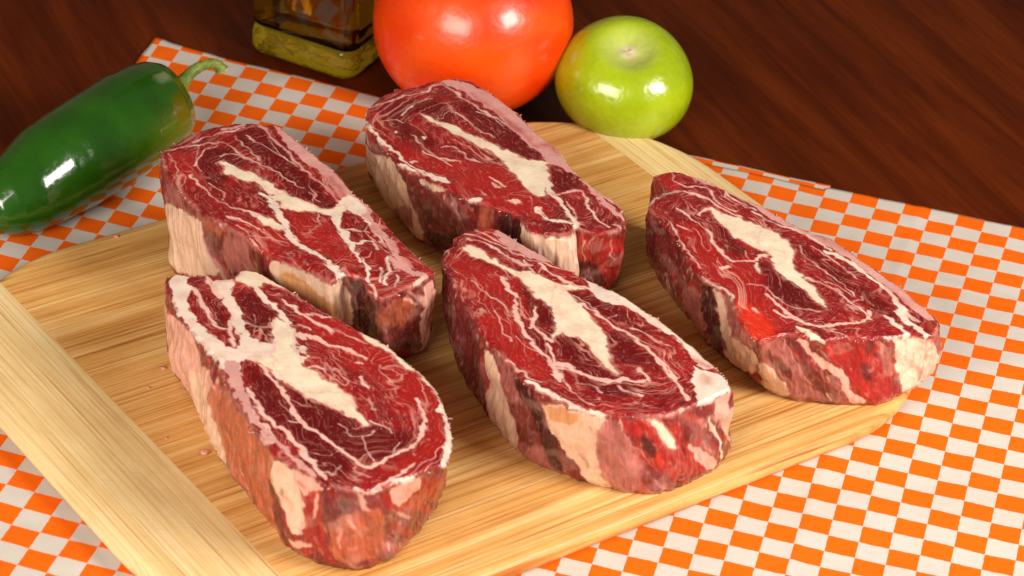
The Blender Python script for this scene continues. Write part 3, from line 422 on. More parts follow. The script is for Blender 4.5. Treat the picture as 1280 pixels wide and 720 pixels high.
STEAK_3 = dict(top=[(4.6,0.7,3.85),(4.82,1.03,3.85),(5.11,1.31,3.85),(5.11,1.82,3.85),(4.9,2.23,3.85),(4.69,2.59,3.85),(5.24,3.05,3.85),(5.69,3.09,3.84),(6.46,2.73,3.84),(7.16,2.31,3.83),(8.1,1.66,3.82),(8.82,1.2,3.82),(9.5,0.51,3.81),(10.24,-0.05,3.8),(11.21,-0.44,3.79),(12.03,-1.4,3.78),(12.84,-2.29,3.77),(13.57,-3.22,3.77),(14.23,-4.31,3.76),(14.72,-4.96,3.75),(14.75,-5.3,3.75),(14.59,-5.87,3.75),(14.16,-6.15,3.75),(13.81,-6.07,3.76),(13.27,-6.32,3.76),(12.77,-6.47,3.76),(12.08,-6.61,3.77),(11.37,-6.7,3.78),(10.7,-7.02,3.78),(10.19,-6.83,3.79),(9.26,-6.92,3.79),(8.49,-7.5,3.8),(8.09,-7.1,3.8),(7.8,-6.33,3.81),(7.48,-4.8,3.82),(6.98,-4.34,3.82),(6.51,-4.03,3.83),(6.09,-3.08,3.83),(5.69,-1.79,3.84),(5.28,-0.91,3.84),(4.93,-0.22,3.85),(4.66,0.22,3.85)],
 bot=[(4.86,1.56),(5.07,1.83),(5.34,2.05),(5.31,2.48),(5.08,2.81),(4.85,3.1),(5.36,3.44),(5.78,3.4),(6.52,2.93),(7.22,2.51),(8.16,1.87),(8.89,1.41),(9.57,0.72),(10.31,0.17),(11.28,-0.22),(12.1,-1.17),(12.94,-1.96),(13.77,-2.59),(14.53,-3.35),(15.08,-3.78),(15.14,-4.02),(14.82,-4.5),(14.54,-4.92),(14.3,-5.18),(13.9,-5.61),(13.53,-5.95),(13.01,-6.41),(12.32,-6.52),(11.6,-6.6),(11.07,-6.62),(10.16,-6.6),(9.29,-6.25),(8.84,-5.92),(8.35,-5.28),(7.35,-4.13),(6.97,-3.59),(6.75,-3.08),(6.32,-2.16),(5.73,-0.98),(5.35,-0.11),(5.1,0.61),(4.98,1.09)],
 cut=[('bright',0.000,[(4.74,2.76),(5.35,2.99),(5.85,1.92),(5.52,1.53),(5.08,1.97)]),
 ('bright',0.000,[(5.49,-0.65),(6.08,-0.32),(6.99,-1.35),(7.3,-2.68),(8.36,-2.66),(8.46,-3.22),(6.45,-3.63),(6.03,-2.15)]),
 ('bright',0.000,[(6.14,-3.17),(8.57,-2.68),(8.95,-5.09),(9.79,-6.41),(9.53,-6.64),(8.49,-7.48),(7.99,-6.95),(7.49,-4.82)]),
 ('blood',0.000,[(7.7,-5.16),(8.31,-5.59),(9.27,-6.6),(8.49,-7.5),(8.14,-7.19),(7.74,-5.99)]),
 ('dark',0.000,[(8.81,-4.08),(9.4,-3.39),(10.27,-4.36),(9.89,-4.91),(9.16,-4.77)]),
 ('dark',0.000,[(6.89,0.15),(7.53,-1.04),(8.16,-2.11),(7.62,-2.41),(7.1,-1.13)]),
 ('dark',0.000,[(8.58,-2.28),(9.41,-3.29),(9.82,-3.69),(10.31,-4.64),(10.71,-5.12),(9.82,-5.48),(9.06,-4.51),(8.56,-3.46)]),
 ('dark',0.000,[(9.63,-0.88),(10.21,-1.26),(11.24,-2.24),(11.83,-3.28),(11.9,-4.13),(11.49,-3.83),(10.71,-2.34),(10.04,-1.59)]),
 ('dark',0.000,[(11.84,-3.19),(12.55,-3.62),(13.14,-4.45),(13.2,-5.09),(12.48,-4.96),(11.89,-4.32)]),
 ('pink',0.091,[(5.35,2.88),(5.43,2.42),(5.85,2.03),(6.46,2.26),(6.9,1.82),(7.11,1.13),(7.76,0.75)]),
 ('pink',0.151,[(5.91,1.72),(6.57,1.54),(7,1.01),(7.65,0.52),(7.87,0.36)]),
 ('pink',0.121,[(6.35,0.09),(6.56,0.6),(6.84,0.66)]),
 ('pink',0.136,[(5.64,0.51),(6.02,-0.03),(6.62,-0.62),(6.94,-1.46),(7.31,-2.28),(7.73,-2.69),(8.26,-2.58),(8.58,-2.22),(8.96,-2.04)]),
 ('pink',0.106,[(5.7,-0.71),(6.13,-0.92)]),
 ('pink',0.060,[(5.38,-0.57),(6.08,-2.53),(6.45,-3.43)]),
 ('pink',0.060,[(8,-1.94),(8.15,-2.5),(8.42,-2.55)]),
 ('pink',0.076,[(7.34,1.92),(7.77,1.38),(8.42,0.89)]),
 ('pink',0.060,[(7.34,1.92),(7.44,1.41),(8.1,1.03)]),
 ('pink',0.045,[(6.46,2.58),(6.9,1.82)]),
 ('pale',0.000,[(5.51,3.08),(7.01,2.59),(8.11,1.87),(9.19,1.05),(11.15,-0.5),(11.12,-1.2),(10.23,-0.48),(8.91,0.57),(7.83,1.65),(6.73,2.37)]),
 ('white',0.106,[(8.31,0.76),(9.17,0.11),(10.24,-0.38),(11.12,-1.2)]),
 ('white',0.091,[(4.66,0.62),(5.2,1.36),(5.85,1.71)]),
 ('cream',0.000,[(6.7,0.94),(7.33,0.35),(8.08,0.2),(8.89,-0.25),(9.15,-0.81),(9.58,-0.82),(9.82,-1.67),(9.69,-2.58),(9.89,-3.13),(9.41,-3.22),(9.01,-1.93),(8.38,-1.67),(7.96,-1.15),(7.53,-1.14),(7.59,-0.83),(7.1,-0.21),(6.73,0.43)]),
 ('cream',0.000,[(8.62,-0.17),(9.05,-0.29),(9.57,-1.09),(9.82,-1.84),(9.74,-2.54),(10.1,-3.15),(10.54,-3.92),(11.02,-5.06),(10.82,-4.91),(10.27,-4.36),(9.82,-3.69),(9.35,-3.3),(9.1,-2.67),(8.91,-1.82),(8.6,-1.39)]),
 ('white',0.121,[(8.5,-2.6),(8.51,-3.37)]),
 ('pink',0.060,[(8.13,-4.03),(8.65,-4.02),(9.06,-4.7),(9.56,-5.25),(10.6,-5.23)]),
 ('pink',0.136,[(8.7,-4.58),(9.2,-5.23),(9.8,-5.95),(10.57,-6.17),(10.99,-5.99)]),
 ('pink',0.076,[(8.21,-5.61),(8.47,-5.84)]),
 ('pink',0.151,[(7.3,-3.23),(7.51,-2.99)]),
 ('white',0.091,[(6.53,-4.01),(6.98,-4.35),(7.49,-4.82),(7.7,-5.53)]),
 ('pink',0.060,[(10.43,-1.11),(11.05,-1.68),(11.65,-2.54),(11.96,-2.87)]),
 ('pink',0.060,[(10.05,-1.19),(10.14,-1.77),(10.7,-2.54),(11.21,-3.02),(11.7,-3.88),(11.79,-4.15)]),
 ('pink',0.091,[(10.15,-3.24),(10.97,-3.65),(11.47,-4.31),(12.07,-4.85),(12.35,-5.45)]),
 ('pink',0.053,[(11.46,-4.69),(11.7,-5.02)]),
 ('pink',0.045,[(10.88,-3.38),(11.39,-3.76),(11.69,-4.17)]),
 ('pink',0.136,[(9.04,-5.57),(9.55,-5.84),(9.95,-6.04),(10.67,-6.08),(11.61,-5.81),(12.36,-5.38),(12.33,-4.92)]),
 ('white',0.227,[(11.01,-1.39),(11.79,-1.93),(12.59,-2.84),(13.18,-3.78),(13.48,-4.76),(13.97,-5.22)]),
 ('pale',0.000,[(9.98,0.21),(11.21,-0.45),(12.03,-1.4),(12.84,-2.31),(13.58,-3.22),(14.72,-4.98),(14.14,-5),(13.29,-3.66),(12.6,-2.64),(11.59,-1.57),(10.66,-0.66)]),
 ('bright',0.076,[(13.04,-3.43),(13.57,-4.18),(13.69,-4.72)]),
 ('dark',0.060,[(10.78,-0.44),(10.99,-0.6)]),
 ('bright',0.106,[(11.66,-1.16),(11.92,-1.31)]),
 ('rust',0.060,[(11.2,-0.76),(11.45,-1)]),
 ('white',0.302,[(13.39,-4.53),(13.51,-5.25),(13.89,-5.64),(14.18,-6.04)]),
 ('white',0.197,[(12.99,-5.17),(13.32,-5.75),(13.44,-6.27)]),
 ('cream',0.257,[(9.79,-6.53),(10.24,-6.63),(10.64,-7.05)]),
 ('bright',0.000,[(13.63,-4.85),(14.02,-5.24),(14.26,-5.66),(14.06,-5.51)]),
 ('pink',0.053,[(10.67,-6.31),(11.37,-6.59),(11.88,-6.67)]),
 ('rust',0.106,[(14.35,-5.08),(14.5,-5.79)]),
 ('pink',0.151,[(12.71,-6.42),(13.28,-6.4)])],
 side=[('mauve',0.125,[(32.46,0.4),(32.31,2.3),(31.76,3.8)]),
 ('purple',0.000,[(31.74,0),(30.64,0),(28.6,0.1),(28.2,0.4),(31.74,4),(32.02,2)]),
 ('mauve',0.000,[(29.07,2),(27.48,0.6),(27.06,2.1),(26.97,4),(28.6,3.4)]),
 ('black',0.000,[(27.43,0.1),(26.83,0.3),(26.45,1.7),(25.64,3.1),(25.72,3.6),(26.22,3.9),(27.26,2)]),
 ('tan',0.000,[(26.97,0.2),(26.59,0),(26.03,0.6),(25.4,1.4),(23.63,0.9),(23.37,2.2),(24.7,3.9),(25.01,3.9),(25.64,3.5),(26.39,1.7)]),
 ('mauve',0.000,[(26.59,0),(25.87,0),(24.46,0),(23.23,0),(23.63,0.9),(25.09,1.7),(26.25,0.9)]),
 ('purple',0.000,[(26.28,2.1),(25.79,2.4),(25.56,3.3),(25.95,3.2)]),
 ('purple',0.088,[(24.7,2.4),(24.54,2.6)]),
 ('purple',0.113,[(25.48,3.6),(25.17,4)]),
 ('mauve',0.000,[(23.29,0.3),(22.6,0),(22.17,0.4),(21.75,2.2),(20.92,3.5),(20.52,3.8),(21.93,4),(23.04,4),(23.69,3.6)]),
 ('tan',0.000,[(23.4,1.3),(22.89,2),(22.7,2.7),(22.36,3.8),(23.04,4),(23.69,4)]),
 ('purple',0.000,[(23.09,0.5),(22.6,1.1),(22.12,2.4),(22.31,2.7),(23.04,1.4)]),
 ('purple',0.075,[(22.55,0.2),(22.21,1.7),(21.65,2.8)]),
 ('pinkfat',0.031,[(22.17,0.2),(21.98,1.6),(21.56,2.6)]),
 ('purple',0.000,[(22.03,0.1),(21.42,0.6),(21.33,1.9),(20.95,2.8),(20.52,3.7),(21.37,3.6),(21.61,2.2),(21.84,1.3)]),
 ('red',0.000,[(20.97,0.1),(20.04,0),(19.21,0),(18.83,0),(18.9,1.2),(18.28,3.2),(18.17,3.9),(19.36,4),(19.97,3.5),(20.3,2),(20.67,1)]),
 ('pinkfat',0.000,[(21.84,0),(21.3,0.2),(21.25,1),(20.67,1.2),(20.3,1.9),(20.11,3),(19.68,3.8),(20.23,3.9),(20.45,3.1),(20.63,2),(21.14,1.6),(21.42,1)]),
 ('purple',0.000,[(19.68,1.4),(19.25,1.4),(19.25,2.3),(19.72,2.4)]),
 ('purple',0.000,[(19.32,0),(18.9,0.1),(19.04,0.9),(19.43,0.9)]),
 ('mauve',0.000,[(18.86,0.4),(18.51,0.6),(18.36,2.2),(18.86,2.2)]),
 ('rust',0.100,[(18.49,0.4),(18.33,2),(18.2,3)]),
 ('cream',0.000,[(18.46,0),(18.06,0),(16.54,0.1),(16.04,4),(17.2,4),(18.09,4),(18.17,2.5)]),
 ('red',0.044,[(17.06,0.1),(17.01,1.7),(17.2,3.3)]),
 ('pinkfat',0.063,[(17.3,1.3),(17.21,3)]),
 ('rust',0.075,[(16.83,0),(16.78,1)]),
 ('pink',0.088,[(21.11,3.2),(20.95,3.7)])])
STEAK_4 = dict(top=[(-11.53,-8.11,4.3),(-11.38,-7.79,4.3),(-10.85,-7.89,4.31),(-10.28,-7.74,4.31),(-9.6,-7.77,4.32),(-9.33,-7.63,4.32),(-9.14,-7.19,4.32),(-8.57,-7.19,4.32),(-7.74,-7.79,4.33),(-6.89,-8.58,4.34),(-6.07,-9.26,4.35),(-5.16,-9.82,4.36),(-4.78,-10.18,4.36),(-4.11,-10.58,4.37),(-3.41,-11.35,4.37),(-2.61,-12.22,4.38),(-2.18,-12.82,4.39),(-1.86,-13.61,4.39),(-1.62,-14.45,4.4),(-1.39,-15.48,4.4),(-1.34,-16.15,4.4),(-1.48,-16.96,4.4),(-1.95,-17.25,4.4),(-2.24,-17.54,4.4),(-2.81,-18.08,4.39),(-3.36,-18.49,4.39),(-3.89,-18.73,4.38),(-4.43,-18.66,4.38),(-4.93,-18.57,4.37),(-5.6,-18.03,4.37),(-6.27,-17.56,4.36),(-6.75,-17.23,4.35),(-7.31,-16.4,4.35),(-7.91,-15.43,4.34),(-8.43,-14.39,4.33),(-8.85,-13.4,4.33),(-9.35,-12.26,4.32),(-10.09,-11.28,4.32),(-10.73,-10.35,4.31),(-11.19,-9.28,4.3),(-11.43,-8.64,4.3)],
 bot=[(-11.46,-7.54),(-11.32,-7.23),(-10.8,-7.36),(-10.25,-7.26),(-9.58,-7.36),(-9.31,-7.25),(-9.13,-6.89),(-8.57,-6.98),(-7.74,-7.6),(-6.9,-8.36),(-6.08,-9.02),(-5.17,-9.56),(-4.79,-9.92),(-4.12,-10.3),(-3.43,-11.05),(-2.63,-11.83),(-2.22,-12.15),(-1.92,-12.59),(-1.71,-13.04),(-1.53,-13.57),(-1.64,-14.27),(-1.84,-15.12),(-2,-15.69),(-2.13,-16.11),(-2.49,-16.86),(-2.81,-17.51),(-3.29,-17.89),(-3.78,-18.22),(-4.31,-18.23),(-5.2,-18.08),(-5.95,-17.67),(-6.39,-17.23),(-6.93,-16.32),(-7.6,-15.32),(-8.24,-14.25),(-8.91,-13.32),(-9.5,-12.15),(-9.98,-10.93),(-10.49,-9.85),(-11.14,-8.79),(-11.32,-8.09)],
 cut=[('bright',0.000,[(-7.08,-9.22),(-5.28,-9.81),(-2.59,-12.31),(-1.92,-13.46),(-1.95,-14.29),(-3.45,-13.54),(-5.01,-12.29),(-6.39,-10.88)]),
 ('bright',0.000,[(-2.26,-14.06),(-1.63,-14.77),(-1.59,-15.97),(-2.2,-17.08),(-3.21,-18.09),(-3.5,-17.98),(-2.43,-16.49),(-2.23,-15.51)]),
 ('dark',0.000,[(-8.28,-12.7),(-7.89,-12.72),(-7.21,-13.53),(-6.36,-15.03),(-4.76,-16.76),(-4.4,-17.1),(-4.34,-17.63),(-5.35,-17.63),(-6.46,-16.09),(-7.25,-15.42),(-7.91,-14.06)]),
 ('dark',0.000,[(-6.8,-13.38),(-5.82,-14.38),(-4.83,-14.78),(-4.56,-15.14),(-4.38,-16.86),(-5.28,-16.22),(-6.17,-15.41),(-6.52,-14.49)]),
 ('dark',0.000,[(-5.83,-14.48),(-4.82,-15.05),(-4.11,-15.5),(-2.81,-15.37),(-2.46,-16.18),(-3.58,-17.15),(-4.21,-17.25),(-5.56,-15.97),(-6.5,-14.76)]),
 ('dark',0.000,[(-6.71,-15.76),(-6.03,-15.97),(-4.68,-17.17),(-4.14,-18),(-4.74,-18.33),(-5.45,-17.75)]),
 ('dark',0.000,[(-10.5,-8.57),(-9.24,-9.72),(-9.04,-10.75),(-9.44,-10.73),(-9.88,-9.38)]),
 ('dark',0.000,[(-9.18,-8.34),(-8.46,-8.49),(-7.7,-9.72),(-7.59,-10.94),(-8.36,-10.72),(-8.81,-9.55)]),
 ('white',0.000,[(-11.52,-7.83),(-10.86,-7.85),(-10.69,-8.33),(-10.56,-8.68),(-10.64,-8.96),(-10.44,-9.92),(-10.08,-10.66),(-9.64,-11.03),(-9.12,-11.55),(-8.74,-12.18),(-8.39,-12.63),(-8.23,-13.11),(-8.88,-13.22),(-9.36,-12.28),(-10.09,-11.28),(-10.73,-10.33),(-11.06,-9.49)]),
 ('white',0.000,[(-10.06,-8.13),(-9.37,-7.73),(-9.22,-8.07),(-9.3,-8.55),(-9.05,-9.23),(-8.82,-9.46),(-8.57,-10.58),(-8.17,-11.39),(-7.49,-11.36),(-7.75,-10.09),(-7.53,-9.87),(-7.04,-11.02),(-6.65,-11.82),(-6.42,-12.98),(-6.6,-13.01),(-7.62,-12.59),(-8.01,-12.57),(-8.22,-12.43),(-8.45,-12.9),(-9.05,-11.71),(-8.82,-11.93),(-8.63,-11.9),(-8.53,-11.28),(-8.96,-10.65),(-9.2,-9.62),(-9.46,-9.21),(-9.76,-8.81)]),
 ('pink',0.197,[(-10.26,-7.79),(-9.93,-8.38),(-9.58,-9.05)]),
 ('bright',0.151,[(-9.94,-7.92),(-9.36,-7.77)]),
 ('cream',0.000,[(-9.3,-7.81),(-9.15,-7.13),(-8.58,-7.17),(-7.74,-7.77),(-7.28,-8.29),(-6.82,-8.75),(-7.6,-8.11),(-8.13,-7.88),(-8.26,-8.09),(-8.48,-8.31),(-8.91,-8.11)]),
 ('white',0.257,[(-8.55,-8.14),(-8.1,-8.89),(-7.51,-9.6),(-7.12,-10.42),(-6.81,-11.33),(-6.55,-12.24)]),
 ('pink',0.151,[(-10.57,-8.59),(-10.15,-9.24),(-9.69,-10.33),(-9.39,-10.72),(-9.14,-10.77)]),
 ('pink',0.136,[(-9.08,-9.78),(-8.98,-10.83),(-8.74,-11.83)]),
 ('pink',0.181,[(-7.52,-8.78),(-6.74,-9.46),(-6.18,-9.99),(-5.69,-10.35)]),
 ('pink',0.098,[(-6.54,-9.47),(-5.83,-9.58)]),
 ('pink',0.197,[(-6.89,-10.65),(-6.4,-10.65),(-5.75,-11.15),(-5,-11.37)]),
 ('pink',0.454,[(-6.78,-10.72),(-6.63,-10.78)]),
 ('pink',0.136,[(-6.76,-10.09),(-6.49,-10.31)]),
 ('white',0.333,[(-6.55,-11.46),(-6.51,-11.54)]),
 ('white',0.197,[(-6.49,-11.97),(-6.37,-11.95)]),
 ('pink',0.068,[(-8.6,-10.37),(-8.21,-10.34),(-7.85,-10.81),(-7.74,-11.32)]),
 ('pink',0.060,[(-8.14,-10.86),(-7.97,-10.66)]),
 ('pink',0.045,[(-8,-8.5),(-7.84,-8.57),(-7.66,-8.44)]),
 ('cream',0.000,[(-8.24,-12.27),(-6.72,-12.09),(-6.46,-12.65),(-5.93,-12.6),(-5.38,-13.22),(-4.95,-13.65),(-4.63,-14.01),(-4.52,-15.02),(-4.98,-14.73),(-5.58,-14.42),(-5.87,-14.38),(-6.25,-13.95),(-6.8,-13.38),(-7.16,-13.19),(-7.62,-12.63),(-8.12,-12.5)]),
 ('cream',0.000,[(-7.74,-9.88),(-7.45,-9.83),(-6.97,-10.54),(-6.72,-11.81),(-6.39,-12.52),(-5.78,-12.76),(-5.22,-13.5),(-4.85,-13.86),(-4.4,-14.52),(-4.56,-14.79),(-5,-14.62),(-5.61,-14.31),(-6.17,-13.99),(-6.55,-13.56),(-7.37,-12.77)]),
 ('cream',0.000,[(-6.37,-13.92),(-5.15,-13.71),(-4.71,-14.3),(-4.39,-14.58),(-4.07,-15.01),(-3.94,-15.31),(-4.12,-15.42),(-4.43,-15.15),(-4.77,-15.04),(-4.85,-14.73),(-5.51,-14.35),(-5.83,-14.4)]),
 ('pink',0.106,[(-3.97,-15.07),(-3.57,-15.25),(-3.26,-15.6)]),
 ('pink',0.151,[(-7.71,-12.69),(-7.13,-13.43),(-6.63,-14.34),(-6.38,-14.87),(-6.01,-15.62),(-5.28,-16.22),(-4.77,-16.69),(-4.39,-17.17)]),
 ('pink',0.166,[(-6.83,-13.99),(-6.4,-14.82),(-6.08,-15.5),(-5.35,-16.18),(-4.73,-16.71),(-4.2,-17.4),(-3.81,-17.57),(-3.48,-17.21),(-3.15,-16.77),(-2.45,-16.26),(-2.32,-15.61),(-2.4,-14.09),(-2.63,-13.63)]),
 ('pink',0.045,[(-3.62,-17.15),(-3.9,-16.73),(-4.06,-15.97)]),
 ('pink',0.060,[(-4.43,-16.03),(-4.06,-15.97),(-3.77,-15.6)]),
 ('pink',0.053,[(-4.97,-15.4),(-4.65,-15.75),(-4.43,-16.03)]),
 ('pink',0.060,[(-3.16,-16.61),(-3.02,-16.12)]),
 ('pink',0.083,[(-4.23,-17.56),(-4.1,-17.92),(-3.72,-18.01)]),
 ('pink',0.060,[(-5.14,-18.01),(-4.75,-18.25),(-4.69,-17.55)]),
 ('pink',0.076,[(-6.41,-15.55),(-6.08,-15.54)]),
 ('pink',0.091,[(-4.86,-16.81),(-4.65,-16.62)]),
 ('pale',0.000,[(-8.98,-12.56),(-8.41,-12.46),(-8.26,-13.54),(-7.82,-14.7),(-7.4,-15.77),(-6.8,-16.78),(-7.09,-16.67),(-7.46,-16.02),(-7.95,-15.13),(-8.53,-14)]),
 ('pink',0.181,[(-7.97,-13.91),(-7.61,-14.83),(-7.13,-15.64),(-6.6,-16.12),(-6.16,-16.68),(-5.4,-17.64)]),
 ('pink',0.091,[(-7.35,-15.76),(-6.81,-16.31),(-6.9,-16.72)]),
 ('pink',0.091,[(-7.67,-15.09),(-7.38,-15.84),(-6.5,-16.96),(-5.74,-17.85)]),
 ('pink',0.181,[(-6.69,-15.92),(-6.01,-16.91),(-5.4,-17.74),(-5.01,-18.37)]),
 ('pale',0.197,[(-6.9,-16.43),(-6.35,-17.12),(-5.72,-17.79),(-5.35,-18.2)]),
 ('cream',0.000,[(-4.85,-10.05),(-4.12,-10.5),(-3.42,-11.21),(-2.61,-12.14),(-2.12,-12.74),(-1.78,-13.68),(-2.02,-13.47),(-2.26,-12.85),(-2.78,-12.34),(-3.36,-11.84),(-3.87,-11.07),(-4.38,-10.89)]),
 ('white',0.000,[(-2.13,-13.22),(-1.63,-14.12),(-1.35,-15.37),(-1.26,-16.3),(-1.49,-17.27),(-1.65,-16.92),(-1.57,-16.2),(-1.55,-15.16),(-1.75,-14.39),(-2,-14.35),(-1.89,-13.92)]),
 ('pink',0.121,[(-4.16,-18.61),(-3.69,-18.77),(-3.21,-18.09),(-2.83,-17.72),(-2.47,-17.12)]),
 ('white',0.166,[(-3.69,-18.84),(-3.36,-18.49)]),
 ('white',0.227,[(-3.03,-18.06),(-2.24,-17.7)]),
 ('pink',0.076,[(-6.24,-12.58),(-5.73,-12.41),(-5.31,-13.1),(-4.89,-13.45),(-4.87,-12.94),(-5.38,-12.44)]),
 ('pink',0.197,[(-4.61,-11.97),(-4.76,-11.91)]),
 ('pink',0.151,[(-4.53,-12.8),(-4.3,-13.35)]),
 ('pink',0.106,[(-4.17,-13.91),(-4.09,-14.31),(-3.85,-14.35)]),
 ('pink',0.038,[(-3.4,-12.45),(-3.08,-12.31)]),
 ('pink',0.045,[(-3.98,-11.95),(-3.71,-12.75),(-3.26,-13.51)]),
 ('pink',0.038,[(-5.93,-10.19),(-5.21,-10.42),(-4.48,-10.82)]),
 ('pink',0.121,[(-5.12,-11.28),(-4.48,-11.77)])],
 side=[('pinkfat',0.000,[(33.07,0),(33.07,1.5),(30.69,0),(29.56,0),(29.26,0.7),(28.76,1.2),(31.62,3.6),(33.04,2.4)]),
 ('pinkfat',0.000,[(32.72,4),(28.52,0.4),(27.65,0.8),(26.93,1.9),(26.28,3.6),(27.04,4),(29.5,4),(31.21,3.7)]),
 ('tan',0.000,[(30.18,2.1),(28.39,1.4),(27.96,2.1),(26.87,3),(26.39,3.7),(27.4,4),(28.89,3.9),(29.9,3.4)]),
 ('red',0.088,[(28.82,0.7),(27.84,0.3),(26.77,0.2)]),
 ('rawpink',0.100,[(27.71,0),(26.98,0)]),
 ('rust',0.000,[(28.39,1.4),(26.77,0.3),(24.84,0),(23.31,0),(22.59,0.1),(22.76,0.8),(26.01,3.5),(27.15,2.8),(27.96,2.1)]),
 ('rust',0.000,[(26.6,3.1),(22.96,0.1),(22.81,0.5),(23.11,1.4),(23.31,2.5),(22.53,4),(23.41,4),(24.5,3.9),(25.84,3.4)]),
 ('red',0.075,[(24.16,2.7),(23.71,3.9)]),
 ('pinkfat',0.088,[(25.43,2.8),(24.5,3.8)]),
 ('tan',0.000,[(22.81,0.3),(22.08,0),(21.91,0.6),(21.47,1.2),(21.55,2.7),(22.24,3.1),(22.47,1.9),(23.01,1.2)]),
 ('pinkfat',0.000,[(22.15,0),(20.53,0),(20.74,0.3),(21.55,1),(21.91,0.6)]),
 ('bright',0.150,[(21.67,0.5),(21.42,0.6)]),
 ('purple',0.000,[(23.36,1.6),(22.71,1.4),(22.38,2.6),(22.38,4),(23.01,3.7),(23.31,2.6)]),
 ('black',0.100,[(23.21,1.7),(23.01,2)]),
 ('black',0.075,[(22.44,1.3),(22.38,1.5)]),
 ('red',0.000,[(21.47,1),(20.48,0.1),(20.87,3.3),(22.15,4),(21.55,2.7)]),
 ('pinkfat',0.113,[(20.87,0.6),(21.17,1.8)]),
 ('pinkfat',0.138,[(21.71,2.3),(21.71,2.8)]),
 ('purple',0.000,[(20.7,0.6),(19.96,0.4),(19.86,1.1),(20.26,1.4),(20.7,2.3),(20.83,1.8)]),
 ('black',0.000,[(20.06,0.5),(19.83,0.8),(19.96,1.1)]),
 ('rust',0.000,[(20.61,1.8),(19.86,1.1),(18.73,0.5),(19.07,3.4),(20.7,3.5)]),
 ('pinkfat',0.163,[(19.45,0),(19.36,0.9)]),
 ('pinkfat',0.075,[(19.99,1.4),(19.75,2.1)]),
 ('pinkfat',0.056,[(20.34,1.5),(20.24,2.7)]),
 ('red',0.000,[(18.89,0),(18.39,0.2),(17.21,0),(14.19,2.9),(16.04,3.1),(18.89,0.8)]),
 ('pinkfat',0.000,[(18.36,0),(17.24,0),(17.17,0.7),(17.89,1.2),(18.43,0.7)]),
 ('pinkfat',0.063,[(14.46,2.7),(16.37,2.2)]),
 ('pinkfat',0.188,[(22.21,3.5),(21.34,3.1)])])
